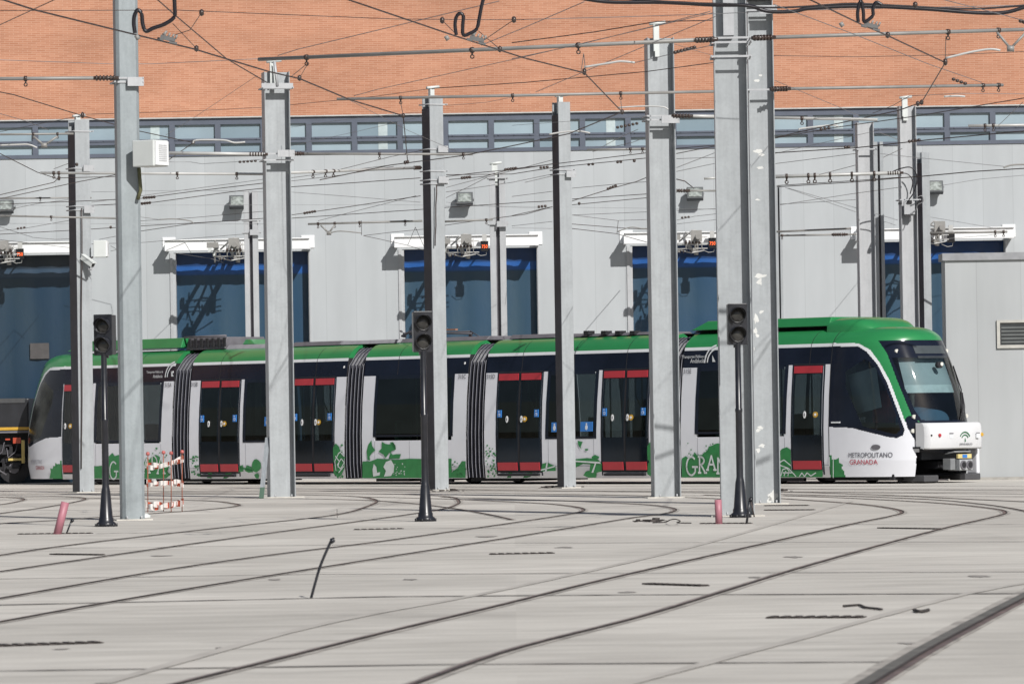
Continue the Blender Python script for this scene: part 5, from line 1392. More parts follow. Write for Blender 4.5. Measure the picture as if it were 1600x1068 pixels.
# tape barrier
bx = [(231, 800), (255.5, 798), (267.5, 799), (284.5, 799)]; RO = mat('rebar_rust', (.30, .10, .06), .7); CAPM = mat('cap_red', (.42, .11, .10), .5)
b0 = gnd(258, 799); r = empty('tape_barrier', (b0.x, b0.y, 0), 0, 'makeshift barrier of rusty rods wound with red and white tape', 'barrier'); tops = [711, 709, 710, 708]
foot = []
for (px, py), tp in zip(bx, tops):
    p = gnd(px, py); e = at_y(px, tp, p.y); foot.append((p, e)); mb = MB(); mb.tube([p - b0, e - b0], .008, 6); rd = mb.build('rod', RO, r)
    mb = MB(); q = e - b0; mb.tube([q, q + Vector((0, 0, .03)), q + Vector((0, 0, .06))], [.028, .036, .02], 8); mb.build('rod_cap', CAPM, rd)
TW = mat('tape_white', (.72, .70, .68), .5); TR = mat('tape_red', (.62, .10, .04), .5)
rr = random.Random(9)
for (y0, y1, hh) in ((727, 716, 7), (753, 754, 7), (789, 784, 9)):
    for row in range(2):
        mb = MB(); n = 44; 
        for k in range(n + 1):
            t_ = k / n; px = 229 + 58 * t_; py = y0 + (y1 - y0) * (t_ ** 2) + 1.6 * math.sin(t_ * 7 + y0 + row * 2) + row * 2; yy = b0.y - .03 + .05 * math.sin(t_ * 23 + row * 2); h2 = hh * (.65 + .45 * abs(math.cos(t_ * 9 + y0 + row)))
            a = at_y(px, py - h2 / 2, yy) - b0; c = at_y(px, py + h2 / 2, yy + .02) - b0; mb.v += [tuple(a), tuple(c)]
        for k in range(n): mb.mi = 1 if (k + row * 5) % 13 in (2, 3, 4, 5) else 0; mb.quad(2 * k, 2 * k + 1, 2 * k + 3, 2 * k + 2)
        mb.build('tape', [TW, TR], r)
# rubble, rag
def rubble(px, py, w_, n, lab, name, m, seed):
    b = gnd(px, py); rr = random.Random(seed); mb = MB()
    for k in range(n):
        x_, y_ = rr.uniform(-w_, w_), rr.uniform(-.3, .3); s_ = rr.uniform(.02, .06) * (1.3 - abs(x_) / w_)
        h_ = s_ * rr.uniform(.3, .9); Mx = Matrix.Translation((x_, y_, .005)) @ Matrix.Rotation(rr.uniform(0, 3), 4, 'Z'); mb.xbox(-s_, s_, -s_ * .7, s_ * .7, 0, h_, Mx)
    return tag(mb.build(name, m, None, (b.x, b.y, 0)), lab, 'debris')
rubble(1016, 814.5, .25, 26, 'dark scrap heap with wire left of the upright pink pipe', 'scrap_heap', IRON, 3)
mb = MB(); mb.tube(catmull([at_z(*p, zz) for p, zz in (((1020, 816), .02), ((1040, 815), .02), ((1046, 812), .06), ((1055, 810.5), .09), ((1063, 813.5), .05), ((1058, 816), .02), ((1080, 816.5), .02))], 6), .008, 5); tag(mb.build('wire_offcut', IRON), 'looped wire offcut beside the dark scrap heap', 'wire')
mb = MB(); mb.tube(catmull([at_z(*p, .012) for p in ((1318, 946), (1330, 945), (1343, 944.5), (1352, 948), (1365, 949.5), (1378, 951))], 5), [.010] * 26, 6); tag(mb.build('cord_offcut', IRON), 'wavy dark cord offcut on the right foreground paving', 'cord')
mb = MB(); mb.tube(catmull([at_z(*p, .015) for p in ((1428, 952), (1434, 954), (1442, 954), (1451, 952))], 5), .013, 6); tag(mb.build('cord_offcut', IRON), 'short dark cord offcut right of the wavy one', 'cord')
b = gnd(226, 808); mb = MB(); mb.smooth = True; n = 12
for i in range(4):
    for k in range(n):
        a = 2 * math.pi * k / n; q = (.085, .075, .05, .005)[i] * rr.uniform(.8, 1.2); mb.v.append((q * 1.2 * math.cos(a), q * math.sin(a), (.0, .035, .06, .07)[i]))
for i in range(3):
    for k in range(n): mb.quad(i * n + k, i * n + (k + 1) % n, (i + 1) * n + (k + 1) % n, (i + 1) * n + k)
tag(mb.build('rag', WHITE2, None, (b.x, b.y, 0)), 'crumpled white rag at the foot of the thick smooth mast', 'rag')
for px, py, w_, sd in ((880, 761.5, .5, 4), (700, 767, .4, 5), (858, 762, .25, 7), (1218, 767, .3, 8)):
    rubble(px, py, w_, 12, {4: 'crumbs of dirt at the foot of the slim centre mast', 5: 'crumbs of dirt right of the dark-sided mast', 7: 'crumbs of dirt left of the slim centre mast', 8: 'crumbs of dirt behind the right tall mast'}[sd], 'dirt_crumbs', IRON, sd)

# ------------------------------------------------------------------ overhead line
MARK = [(0, 'left edge'), (128, 'leftmost slim mast'), (205, 'thick mast'), (300, 'left door'), (430, 'broad left mast'), (560, 'third bay'), (680, 'dark-sided mast'), (780, 'far paired mast'), (880, 'slim centre mast'),
        (965, 'fourth bay'), (1035, 'broad right mast'), (1120, 'tall mast pair'), (1210, 'tall pair\'s right side'), (1350, 'right mast cluster'), (1430, 'cluster box'), (1520, 'annex corner'), (1600, 'right edge')]
MARK = [(a, b.replace('right mast cluster', 'right cluster').replace('tall pair\'s right side', 'tall pair right')) for a, b in MARK]
def near(px): return min(MARK, key=lambda q: abs(q[0] - px))[1]
OH = []
def ohlabel(pts, kind):
    a, b = min(pts), max(pts); na, nb = near(a[0]), near(b[0])
    ym = sum(q[1] for q in pts) / len(pts)
    zone = 'at the very top' if ym < 30 else 'high over the brick' if ym < 75 else 'across the brick' if ym < 125 else 'over the lower brick' if ym < 165 else 'along the brick edge' if ym < 187 else 'over the windows' if ym < 214 else 'at the window sill' if ym < 242 else 'under the windows' if ym < 268 else 'on upper white wall' if ym < 292 else 'at floodlight height' if ym < 318 else 'below the floodlights' if ym < 338 else 'on lower white wall' if ym < 352 else 'just over the doors' if ym < 372 else 'at door-top height'
    sl = (b[1] - a[1]) / max(1, b[0] - a[0]); slope = 'bent' if len(pts) > 3 and max(abs(q[1] - (a[1] + (b[1] - a[1]) * (q[0] - a[0]) / max(1, b[0] - a[0]))) for q in pts) > 12 else 'steeply rising' if sl < -.35 else 'rising' if sl < -.05 else 'level' if sl < .05 else 'falling' if sl < .35 else 'steeply falling'
    rt = '%s to %s' % (na, nb) if na != nb else 'beside the ' + na
    return kind, zone, rt, slope, ym, a[0]
def oh_finish():
    G = {}
    for o, (kind, zone, rt, slope, ym, xa) in OH: G.setdefault((kind, zone, rt), []).append((o, slope, ym, xa))
    for (kind, zone, rt), L in G.items():
        if len(L) == 1: L[0][0]['label'] = '%s %s, %s' % (kind, zone, rt); continue
        S = {}
        for q in L: S.setdefault(q[1], []).append(q)
        for slope, M_ in S.items():
            base = '%s %s %s, %s' % (slope, kind, zone, rt)
            if len(M_) == 1: M_[0][0]['label'] = base; continue
            ax_ = 2 if max(q[2] for q in M_) - min(q[2] for q in M_) > 3 else 3
            M_.sort(key=lambda q: q[ax_]); n = len(M_)
            W_ = (['upper', 'lower'] if n == 2 else ['topmost', 'second', 'third', 'fourth', 'fifth', 'sixth'][:n - 1] + ['lowest']) if ax_ == 2 else (['left', 'right'] if n == 2 else ['leftmost', 'second', 'third', 'fourth', 'fifth', 'sixth'][:n - 1] + ['rightmost'])
            for q, w_ in zip(M_, W_): q[0]['label'] = '%s %s' % (w_, base)
def depth(px, py, Hc): return min(128.6, max(54, F * (Hc - 1.5) / max(1, hor(px) - py)))
def wire(pts, r_=.0085, Hc=6.4, m=None, Y=None, kind=None, name='overhead_wire', sag=True, dz=0):
    m = m or WIRE; P = []
    for px, py in pts:
        if Y is None: y_ = depth(px, py, Hc)
        elif isinstance(Y, tuple): t_ = (px - pts[0][0]) / max(1e-6, pts[-1][0] - pts[0][0]); y_ = Y[0] + (Y[1] - Y[0]) * t_
        else: y_ = Y
        P.append(at_y(px, py, y_))
    Q = []
    for a, b in zip(P, P[1:]): Q += [a.lerp(b, k / 4) for k in range(4)]
    Q.append(P[-1]); mb = MB(); mb.tube(Q, r_, 6)
    kd = kind or {WIRE: 'dark wire', WIREL: 'pale thin wire'}.get(m, 'wire')
    o = tag(mb.build(name, m), 'wire', 'wire', 'overhead wires above the yard'); OH.append((o, ohlabel(pts, kd))); return o
def dot(mb, px, py, Y, s_=.035, ln=.05):
    p = at_y(px, py, Y); mb.tube([p + Vector((-ln, 0, 0)), p, p + Vector((ln, 0, 0))], [s_ * .6, s_, s_ * .6], 8)
def ohtube(pts, r_, Y, m, rings=(), ins=(), loops=()):
    """steady tube with its ring clamps, insulators and hanger eyes"""
    P = [at_y(px, py, Y if not isinstance(Y, tuple) else Y[0] + (Y[1] - Y[0]) * (px - pts[0][0]) / (pts[-1][0] - pts[0][0])) for px, py in pts]
    a, b = pts[0], pts[-1]
    r = empty('support_tube', P[0], 0, 'tube', 'tube', 'horizontal support tubes of the overhead line')
    OH.append((r, ohlabel(pts, 'pale tube' if m is TUBEL else 'grey tube')))
    mb = MB(); mb.tube([p - P[0] for p in P], r_, 8); mb.build('tube', m, r)
    d_ = (P[-1] - P[0]).normalized()
    def at(px):
        t_ = (px - a[0]) / (b[0] - a[0]); return (P[-1] - P[0]) * t_
    for px in ins:
        g = MB()
        for k in range(6): q = at(px) + d_ * (k * .055 - .15); g.tube([q - d_ * .012, q + d_ * .012], .046, 10)
        g.tube([at(px) - d_ * .2, at(px) + d_ * .2], .03, 8); g.build('insulator', INSUL, r)
    for px in rings:
        g = MB(); q = at(px); g.tube([q - d_ * .025, q + d_ * .025], r_ * 1.5, 8); g.tube([q, q + Vector((0, 0, -r_ * 2.6))], r_ * .5, 6)
        n = 10; c = q + Vector((0, 0, -r_ * 3.4)); g.tube([c + Vector((r_ * .9 * math.cos(6.28 * k / n), 0, r_ * .9 * math.sin(6.28 * k / n))) for k in range(n + 1)], r_ * .35, 5)
        g.build('hanger_clamp', INSUL, r)
    return r
yA, yB, yC, yD, yE, yF, yG, yH = [m[1].y for m in (mA, mB, mC, mD, mE, mF, mG, mH)]
ohtube([(-40, 123.5), (173, 122)], .028, yB - .3, TUBE, (40,), (166,))
ohtube([(404, 93), (1108, 62)], .030, (yG + 4, yG - .35), TUBE, (483, 748, 912), (1103,))
ohtube([(1195, 59), (1640, 45)], .028, (yG - .3, yG + 2), TUBE, (1478, 1558), (1193,))
ohtube([(526, 155), (1117, 143)], .026, 88, TUBE, (626, 801, 970))
ohtube([(1219, 139), (1567, 133)], .026, (yH - .3, yH + 2), TUBE, (1535, 1560), (1219,))
ohtube([(-40, 210.5), (115, 209)], .024, yA - .3, TUBE, (52, 90))
ohtube([(63, 270), (413, 272)], .026, yC + 1, TUBEL, (84, 92, 277, 370))
ohtube([(264, 239), (411, 241)], .034, yC - .3, TUBEL, (), (403,))
ohtube([(455, 240), (739, 241)], .024, yC + 2, TUBE, (593, 724), (460,))
ohtube([(452, 270), (655, 262)], .028, (yC, yD - .3), TUBEL, (487, 506, 518), (652,))
ohtube([(917, 234), (1010, 232.5)], .020, yF + 3, TUBE, (985, 1004))
ohtube([(1062, 181), (1119, 182)], .030, yF - .3, TUBEL, (), (1066,))
ohtube([(1209, 184), (1371, 187)], .026, yH + 2, TUBEL, (1253,))
ohtube([(1513, 196.5), (1640, 195)], .026, 96, TUBEL, (1539, 1552))
ohtube([(1210, 276), (1406, 270)], .040, 112, TUBEL, (1229, 1263, 1273, 1297, 1331, 1366), (1398,))
ohtube([(-40, 310), (143, 309)], .018, yA + 2, TUBE, (63,))
ohtube([(481, 350), (660, 345)], .022, 106, TUBE, (497, 523, 562, 633)); ohtube([(695, 346), (770, 343)], .022, 108, TUBE, (760,))
ohtube([(1211, 362), (1330, 357)], .024, 120, TUBE); ohtube([(1217, 368), (1338, 366)], .022, 121, TUBE, (1222,), (1312,)); ohtube([(1453, 364), (1574, 362)], .028, 119, TUBE, (1555, 1568))
ohtube([(1100, 279), (1121, 278)], .026, 108, TUBEL); ohtube([(-40, 336), (181, 341)], .020, 108, TUBE, (80,)); ohtube([(1058, 298), (1122, 298)], .022, 109, TUBE, (), (1064,))
# pull-off arms
def arm(pts, Y, lab, r_=.018, m=None):
    P = catmull([at_y(px, py, Y) for px, py in pts], 5); mb = MB(); mb.tube(P, r_, 6); tag(mb.build('pull_off_arm', m or TUBEL), lab, 'arm', 'curved pull-off arms holding the contact wire')
arm([(302, 224), (307, 219), (349, 219), (366, 223), (383, 222)], 88, 'white cranked arm over the window band right of the thick mast')
arm([(858, 210), (882, 206), (905, 205), (922, 208)], 92, 'pale cranked arm over the window band right of the slim centre mast')
arm([(913, 105), (950, 99), (970, 96), (992, 98)], 73, 'grey cranked arm hanging under the long tube on the brick')
arm([(1478, 91), (1515, 82), (1546, 77), (1563, 79)], 71, 'grey cranked arm under the tube at upper right')
arm([(1249, 203), (1252, 201), (1295, 196), (1310, 197)], 88, 'pale cranked arm over the window band right of the tall pair')
arm([(1475, 151), (1495, 150), (1508, 151)], 80, 'short pale arm above the rightmost windows'); arm([(515, 364), (532, 361), (565, 364)], 106, 'dark cranked arm between the second and third doors', .014, TUBE)
arm([(249, 343), (272, 342), (297, 345), (302, 349)], 104, 'dark cranked arm above the second door', .014, TUBE); arm([(965, 362), (985, 355), (1003, 357), (1012, 357)], 108, 'dark cranked arm above the fourth door', .014, TUBE)
arm([(0, 227), (28, 226), (45, 226), (58, 231)], 86, 'pale cranked arm at the left edge over the windows'); arm([(1035 + 533, 262), (1580, 258), (1600, 257), (1620, 258)], 100, 'grey cranked arm at the right edge above the annex', .02, TUBE)
arm([(966, 168), (1005, 166), (1035, 167), (1044, 171)], 85, 'pale arm across the broad right mast', .014)
for P, Y, lab in ([[(52, 213), (69, 227), (90, 213)], 86, 'pale V bracket at the left edge over the windows'], [[(1558, 51), (1579, 76), (1602, 52)], 71, 'grey V bracket at the top right corner'], [[(501, 352), (514, 364), (523, 351)], 105.5, 'small V bracket above the white wall between doors']):
    mb = MB(); Q = [at_y(*p, Y) for p in P]
    for a, b in zip(Q, Q[1:]): mb.tube([a, b], .02, 6)
    mb.tube([Q[1] + Vector((-.05, 0, 0)), Q[1] + Vector((.05, 0, 0))], .045, 8); tag(mb.build('v_bracket', TUBE), lab, 'bracket')

C = .0085; T = .0055
W = [ # (points, radius, height, material)
 ([(-20, -4), (5, 0), (55, 16), (173, 45), (210, 54), (304, 77), (360, 94), (420, 112), (468, 123), (547, 156), (630, 181)], .011, 6.6, WIRE),
 ([(630, 181), (637, 253)], .010, 7.0, WIRE), ([(89, -2), (0, 39), (-30, 52)], T, 6.6, WIRE),
 ([(-30, 17), (275, 16), (420, 22), (618, 30), (749, 31), (820, 31)], T, 7.2, WIRE), ([(805, 31), (960, 27), (1115, 22), (1220, 17), (1620, 8)], T, 7.4, WIREL),
 ([(244, -2), (276, 26), (354, 92), (417, 129)], C, 6.9, WIRE), ([(-20, 93), (173, 100), (236, 100), (404, 92)], T, 7.6, WIREL),
 ([(-20, 140), (21, 148), (129, 181), (173, 193), (218, 205), (302, 223)], C, 6.9, WIRE), ([(302, 223), (262, 251)], C, 7.0, WIRE),
 ([(-20, 210), (60, 194), (126, 181)], T, 7.2, WIRE), ([(126, 179), (289, 174), (409, 168)], T, 8.0, WIRE), ([(409, 168), (452, 164), (526, 157), (584, 151), (678, 138)], T, 8.0, WIRE), ([(678, 138), (820, 129), (1010, 112), (1115, 98)], C, 7.9, WIRE),
 ([(-20, 172), (40, 189), (76, 203)], T, 6.9, WIREL), ([(-20, 230), (58, 269), (92, 280)], C, 6.9, WIRE), ([(84, 264), (108, 255)], T, 7.0, WIRE),
 ([(262, 253), (297, 253), (315, 256), (367, 253), (409, 249)], T, 6.9, WIREL), ([(259, 211), (300, 186), (402, 118)], .0035, 7.2, WIREL), ([(270, 37), (307, 76)], T, 6.9, WIRE), ([(315, 20), (297, 47), (270, 56)], T, 6.9, WIRE),
 ([(542, -1), (710, 56), (754, 70), (820, 91), (913, 114), (972, 175), (889, 209), (800, 228), (725, 243), (610, 258), (500, 281)], .010, 6.6, WIRE),
 ([(434, 87), (466, 77), (780, 2)], T, 7.0, WIREL), ([(553, 150), (589, 140), (820, 89), (1115, 20)], T, 7.3, WIREL), ([(691, 32), (712, 53)], T, 6.9, WIRE), ([(803, 31), (752, 66)], T, 6.9, WIRE), ([(748, 49), (781, 77)], T, 6.9, WIRE),
 ([(752, 71), (820, 43), (913, 3)], T, 6.9, WIREL), ([(482, 98), (456, 119)], T, 7.1, WIRE), ([(482, 98), (468, 122)], T, 7.1, WIRE), ([(626, 160), (630, 181)], T, 7.1, WIRE),
 ([(547, 157), (640, 205), (712, 236)], .004, 7.0, WIREL), ([(531, 265), (610, 245), (660, 235)], T, 6.9, WIRE), ([(454, 278), (530, 268), (610, 258)], T, 6.9, WIRE), ([(454, 283), (531, 274), (615, 260)], T, 6.9, WIRE),
 ([(454, 292), (560, 285), (657, 278)], C, 6.5, WIRE), ([(697, 276), (745, 270), (820, 263), (863, 256)], C, 6.6, WIRE), ([(697, 281), (755, 276), (800, 264), (1010, 239)], C, 6.8, WIRE), ([(697, 273), (800, 272), (863, 262), (1010, 247)], C, 6.8, WIRE),
 ([(454, 336), (545, 323), (657, 306)], C, 6.5, WIRE), ([(454, 341), (660, 327), (697, 324), (820, 316), (863, 314)], C, 6.3, WIRE), ([(-20, 321), (454, 320), (625, 320), (1120, 327)], .0035, 6.6, WIREL),
 ([(497, 345), (547, 332), (650, 306)], T, 6.6, WIRE), ([(568, 368), (610, 363), (662, 358)], T, 5.45, WIRE), ([(568, 368), (636, 383), (662, 391)], T, 5.45, WIRE), ([(565, 345), (565, 367)], T, 5.45, WIRE), ([(649, 355), (637, 383)], T, 5.45, WIRE), ([(649, 355), (662, 384)], T, 5.45, WIRE),
 ([(695, 352), (757, 343), (820, 335), (863, 323)], C, 6.4, WIRE), ([(697, 309), (730, 293), (761, 277)], T, 6.7, WIRE), ([(697, 293), (761, 276)], T, 6.7, WIREL), ([(697, 300), (800, 285), (863, 272)], T, 6.6, WIREL), ([(761, 277), (863, 250)], T, 6.8, WIRE),
 ([(-20, 309), (84, 285), (92, 278), (181, 276)], C, 6.7, WIRE), ([(-20, 315), (123, 284), (181, 273)], C, 6.7, WIRE), ([(-20, 320), (108, 315), (220, 310), (302, 299), (413, 286)], C, 6.5, WIRE),
 ([(143, 321), (181, 319), (241, 316), (367, 299), (413, 294)], C, 6.5, WIRE), ([(143, 316), (220, 306), (413, 280)], T, 6.8, WIREL), ([(-20, 349), (413, 350)], .004, 6.4, WIREL), ([(-20, 367), (108, 360), (220, 353), (360, 345), (413, 341)], C, 6.4, WIRE),
 ([(-20, 362), (37, 357), (110, 344)], T, 6.5, WIRE), ([(-20, 372), (110, 387)], T, 6.2, WIRE), ([(-20, 348), (52, 371), (87, 374), (110, 373)], T, 6.4, WIRE), ([(220, 339), (249, 343)], T, 6.5, WIREL), ([(220, 361), (302, 349), (360, 345)], C, 6.4, WIRE),
 ([(143, 381), (220, 379), (402, 364)], T, 6.3, WIRE), ([(260, 391), (289, 379), (299, 396)], T, 5.45, WIRE), ([(273, 395), (330, 404), (349, 410)], T, 5.95, WIREL), ([(155, 374), (181, 369)], T, 6.3, WIRE), ([(173, 384), (183, 390), (173, 392)], T, 6.0, WIRE),
 ([(894, 294), (994, 285), (1011, 284)], T, 6.6, WIRE), ([(894, 314), (957, 294), (994, 284), (1011, 277)], C, 6.6, WIRE), ([(894, 311), (1011, 303)], C, 6.5, WIRE), ([(894, 320), (905, 319), (1011, 309)], C, 6.5, WIRE), ([(894, 336), (1011, 331), (1120, 326)], T, 6.5, WIRE),
 ([(894, 336), (965, 344.5), (1011, 343)], T, 6.4, WIRE), ([(894, 350), (984, 357), (1011, 358)], C, 6.3, WIRE), ([(894, 357), (963, 365), (1013, 379)], C, 6.2, WIRE), ([(966, 345), (964, 365)], T, 5.45, WIRE), ([(800, 337), (863, 323)], C, 6.4, WIRE), ([(800, 307), (863, 299)], T, 6.6, WIRE), ([(800, 353), (863, 346)], T, 6.3, WIRE), ([(800, 356), (863, 357)], T, 6.3, WIREL),
 ([(820, 285), (863, 275)], T, 6.7, WIREL), ([(1057, 232), (1119, 227)], C, 6.9, WIRE), ([(1057, 240), (1119, 228)], C, 6.9, WIRE), ([(1057, 248), (1119, 246)], T, 6.8, WIRE), ([(1057, 262), (1119, 238)], T, 6.8, WIREL), ([(1057, 268), (1119, 255)], T, 6.7, WIREL),
 ([(1057, 280), (1070, 283), (1084, 294)], .012, 6.7, CABLE), ([(1057, 344), (1085, 338), (1120, 334)], T, 6.5, WIRE), ([(1057, 350), (1120, 343)], T, 6.4, WIREL),
 ([(926, 237), (990, 222), (1010, 214)], T, 6.9, WIREL), ([(800, 196), (1010, 181)], .004, 7.4, WIREL), ([(940, 230), (968, 215), (997, 202)], T, 7.0, WIREL), ([(800, 67), (930, 50), (1026, 34)], C, 7.6, WIRE), ([(1026, 34), (1070, 33), (1115, 32)], C, 7.6, WIRE),
 ([(800, 92), (900, 71), (1018, 42), (1110, 18)], T, 7.1, WIREL), ([(992, 98), (1060, 82), (1112, 71)], T, 7.2, WIREL), ([(837, 144), (863, 133), (968, 89), (1118, 26)], T, 7.1, WIREL), ([(912, 84), (908, 112)], T, 7.0, WIREL), ([(912, 84), (915, 112)], T, 7.0, WIREL), ([(970, 158), (972, 175)], T, 6.9, WIREL), ([(1050, 68), (1117, 88)], .0035, 7.2, WIREL),
 ([(1264, -1), (1343, 37), (1387, 56), (1477, 98), (1440, 160), (1403, 173), (1300, 195), (1211, 215)], .010, 6.7, WIRE), ([(1209, 7), (1330, 52), (1450, 100), (1534, 129)], T, 7.0, WIREL), ([(1209, 87), (1337, 89), (1480, 86), (1620, 80)], T, 7.6, WIRE),
 ([(1471, -1), (1558, 21), (1620, 38)], T, 7.0, WIREL), ([(1478, 57), (1477, 91)], T, 6.9, WIRE), ([(1211, 126), (1300, 163), (1343, 181)], .0045, 6.9, WIREL), ([(1620, 150), (1435, 181), (1300, 200), (1211, 216)], C, 6.9, WIRE), ([(1209, 239), (1337, 231), (1456, 218), (1620, 203)], .011, 6.8, WIRE),
 ([(1210, 256), (1273, 248), (1337, 240)], T, 6.7, WIRE), ([(1374, 207), (1403, 218)], T, 7.0, WIREL), ([(1374, 240), (1430, 246), (1568, 260)], T, 6.7, WIREL), ([(1364, 177), (1395, 165), (1421, 150)], T, 7.2, WIRE), ([(1421, 150), (1500, 146), (1620, 147)], T, 7.5, WIREL),
 ([(1214, 292), (1340, 284), (1406, 278)], .010, 6.6, WIRE), ([(1214, 290), (1340, 282), (1406, 277)], C, 6.6, WIRE), ([(1406, 278), (1435, 276), (1520, 268), (1620, 262)], .012, 6.7, WIRE), ([(1219, 320), (1337, 302), (1403, 293)], T, 6.5, WIRE), ([(1219, 319), (1337, 312)], T, 6.5, WIRE),
 ([(1227, 293), (1337, 331), (1400, 352)], T, 6.5, WIREL), ([(1232, 294), (1403, 344)], T, 6.5, WIREL), ([(1280, 273), (1337, 258)], T, 6.7, WIRE), ([(1380, 246), (1410, 232)], T, 6.8, WIREL), ([(1453, 339), (1563, 358)], T, 6.4, WIREL), ([(1453, 375), (1540, 368), (1574, 363)], T, 6.2, WIREL), ([(1211, 240), (1290, 222), (1390, 200)], .0045, 6.9, WIREL),
 ([(1560, 196), (1598, 160)], T, 7.1, WIREL), ([(220, 345), (302, 340), (413, 330)], T, 6.5, WIRE), ([(454, 199), (560, 184), (660, 175)], .004, 7.4, WIREL), ([(454, 228), (560, 205), (660, 182)], .0035, 7.2, WIREL), ([(697, 165), (760, 160), (800, 152)], .004, 7.8, WIREL),
 ([(0, 330), (60, 318), (108, 312)], T, 6.6, WIREL), ([(143, 300), (300, 297), (413, 300)], .004, 6.8, WIREL), ([(454, 300), (560, 308), (657, 316)], T, 6.6, WIREL), ([(697, 316), (760, 322), (863, 326)], .004, 6.6, WIREL), ([(1470, 290), (1530, 280), (1620, 272)], .004, 6.7, WIREL),
]
for pts, r_, Hc, m in W: wire(pts, r_, Hc, m)
# insulator beads and clips on the wires
def bead(px, py, Hc, lab, n=3, s_=.04, step=(3, 0)):
    mb = MB()
    for k in range(n): q = (px + step[0] * k, py + step[1] * k); dot(mb, q[0], q[1], depth(px, py, Hc) - .03, s_, .03)
    o = tag(mb.build('wire_insulator', INSUL), 'x', 'insulator', 'small insulators strung on the overhead wires'); OH.append((o, ohlabel([(px, py), (px + 1, py)], lab)))
k_ = 0
for (px, py, Hc, n, s_, st) in ((315, 20, 6.9, 1, .05, (3, 0)), (691, 32, 6.9, 1, .05, (3, 0)), (803, 31, 6.9, 1, .05, (3, 0)), (1430, 8, 7, 1, .05, (3, 0)), (225, 309, 6.5, 5, .035, (4, -.3)), (222, 318, 6.5, 4, .035, (4, -.4)), (476, 333, 6.5, 5, .035, (4, -.7)),
    (722, 278, 6.6, 4, .035, (4, -.4)), (790, 265, 6.6, 5, .035, (4, -.5)), (950, 295, 6.6, 4, .035, (4, -1.6)), (1490, 124, 7, 4, .03, (6, 2.2)), (1595, 33, 7, 2, .03, (5, 1.5)), (1055, 82, 7.2, 7, .03, (5, -1.3)), (965, 199, 7.1, 6, .03, (6, -1.2)), (375, 253, 6.9, 5, .028, (6, -.4)),
    (28, 357, 6.5, 3, .03, (5, -.8)), (173, 355, 6.4, 1, .04, (3, 0)), (905, 318, 6.5, 1, .04, (3, 0)), (842, 323, 6.4, 3, .035, (5, -.5)), (1066, 340, 6.5, 3, .03, (5, -.5)), (1321, 230, 6.8, 2, .035, (5, -.4)), (1421, 221, 6.8, 4, .035, (5, -.7)), (1283, 202, 6.9, 3, .035, (6, -1)), (845, 262, 6.8, 3, .03, (5, -.6)), (920, 257, 6.8, 2, .03, (6, -.6)), (965, 253, 6.8, 2, .035, (5, -.4)), (991, 251, 6.8, 1, .04, (5, 0)),
    (120, 257, 6.9, 1, .04, (3, 0)), (92, 279, 6.9, 1, .045, (3, 0)), (1477, 97, 6.7, 1, .06, (3, 0)), (1440, 160, 6.8, 2, .05, (-6, 2)), (913, 112, 6.8, 1, .06, (2, 0)), (972, 175, 6.8, 1, .05, (2, 0)), (630, 181, 6.8, 1, .05, (2, 0)), (637, 253, 6.9, 2, .045, (-4, 1)), (302, 222, 6.9, 1, .045, (2, 0)), (129, 180, 7, 1, .06, (2, 0)), (781, 77, 6.8, 1, .05, (2, 0)), (307, 76, 6.8, 1, .05, (2, 0)), (1387, 55, 6.8, 1, .05, (2, 0)), (468, 122, 6.8, 1, .05, (2, 0))):
    bead(px, py, Hc, 'dark insulator string' if n > 2 else 'small dark clip', n, s_, st)
oh_finish()
# heavy feeder cable and its drops
def heavy(pts, r_, Y, lab, name='feeder_cable'):
    P = catmull([at_y(px, py, Y) for px, py in pts], 6); mb = MB(); mb.tube(P, r_, 8); tag(mb.build(name, CABLE), lab, 'cable')
heavy([(880, -8), (947, 3), (1036, 4), (1115, 8), (1168, 9), (1200, 18), (1240, 18), (1269, 13), (1350, 10), (1442, 14), (1521, 20), (1568, 20), (1600, 12), (1630, 4)], .027, 68, 'heavy black cable sagging along the top right of the yard')
heavy([(910, -6), (1000, 0), (1080, 5), (1150, 7), (1190, 12), (1250, 11), (1330, 6), (1400, 9), (1520, 14), (1630, 6)], .014, 67.5, 'thinner black cable running along the heavy top cable')
heavy([(272, -8), (273, 12), (272, 27), (257, 38), (240, 44), (228, 49), (223, 38), (221, 22), (215, 16), (210, 25), (209, 38), (211, 52)], .024, 58, 'black looped feeder cable hanging beside the top of the thick mast', 'feeder_loop')
heavy([(757, -8), (752, 12), (749, 28), (745, 45), (735, 52), (724, 55), (723, 40), (724, 26), (719, 21), (713, 27), (711, 40), (713, 55)], .022, 59, 'black looped feeder cable hanging at the top centre', 'feeder_loop')
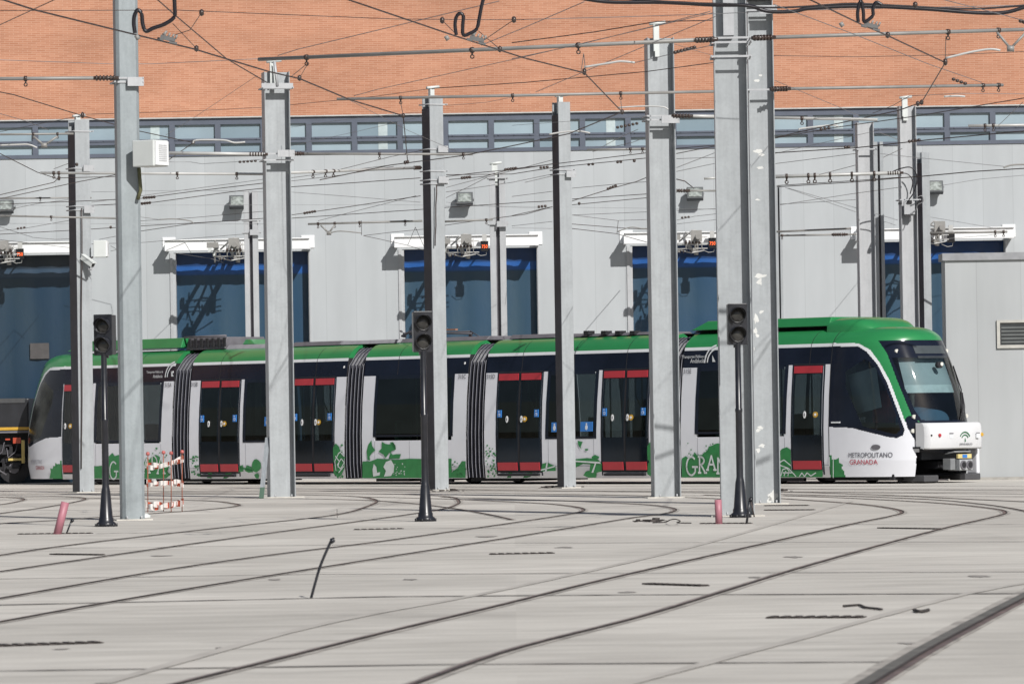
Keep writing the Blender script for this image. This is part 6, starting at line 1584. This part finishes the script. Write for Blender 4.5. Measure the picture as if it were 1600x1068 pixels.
heavy([(1378, 8), (1369, 4), (1364, 14), (1364, 24), (1357, 31), (1350, 34), (1349, 20), (1346, 2), (1342, 8), (1340, 22), (1341, 35)], .022, 60, 'black looped feeder cable hanging at the top right', 'feeder_loop')
for px, py, Y, lab in ((262, 61, 58.5, 'section insulator block on the wire right of the thick mast'), (745, 62, 59.5, 'section insulator block on the wire at the top centre'), (1361, 41, 60.5, 'section insulator block on the wire at the top right')):
    p = at_y(px, py, Y); r = empty('section_insulator', p, 0, lab, 'insulator'); mb = MB(); Mx = Matrix.Rotation(R(15), 4, 'Y')
    mb.xbox(-.09, .09, -.03, .03, -.02, .03, Mx); mb.xbox(-.12, -.05, -.04, .04, -.035, -.01, Mx); mb.xbox(.03, .12, -.03, .03, -.04, -.015, Mx); mb.build('block', mat('block_grey', (.12, .12, .12), .5), r)
    mb = MB()
    for x_ in (-.05, 0, .05, .09): mb.tube([Mx @ Vector((x_, 0, .02)), Mx @ Vector((x_ + .01, 0, .075))], .012, 6)
    mb.tube([Mx @ Vector((-.07, 0, .03)), Mx @ Vector((-.03, 0, .09))], .015, 6); mb.build('bolt', TUBE, r)
    mb = MB(); q = Vector((.085 if px < 300 else .03, 0, .0)); mb.tube([(-.38, 0, .05), (-.35, 0, .0)], .03, 6); mb.build('cable_shoe', TUBE, r)

# ------------------------------------------------------------------ low shrub belt and bank west of the yard (mirrored in the tram glass)
rr = random.Random(77); mb = MB()
for k in range(2600):
    y_ = rr.uniform(20, 420); x_ = -345 + rr.uniform(-6, 6); hgt = 2.4 + 1.3 * math.sin(y_ * .11) * math.sin(y_ * .037 + 1) + rr.uniform(-.3, .6)
    c = Vector((x_, y_, rr.uniform(0.1, max(.6, hgt)))); s_ = rr.uniform(.5, 1.3)
    a = Vector((rr.uniform(-1, 1), rr.uniform(-1, 1), rr.uniform(-1, 1))) * s_; b = Vector((rr.uniform(-1, 1), rr.uniform(-1, 1), rr.uniform(-1, 1))) * s_
    mb.poly([c + a, c + b, c - a * .6 - b * .6])
tag(mb.build('shrub_belt', mat('shrub_leaves', (.03, .045, .018), .8, 0, .4, 2)), 'dark low shrub belt far west of the yard', 'shrubs', None, 'stuff')
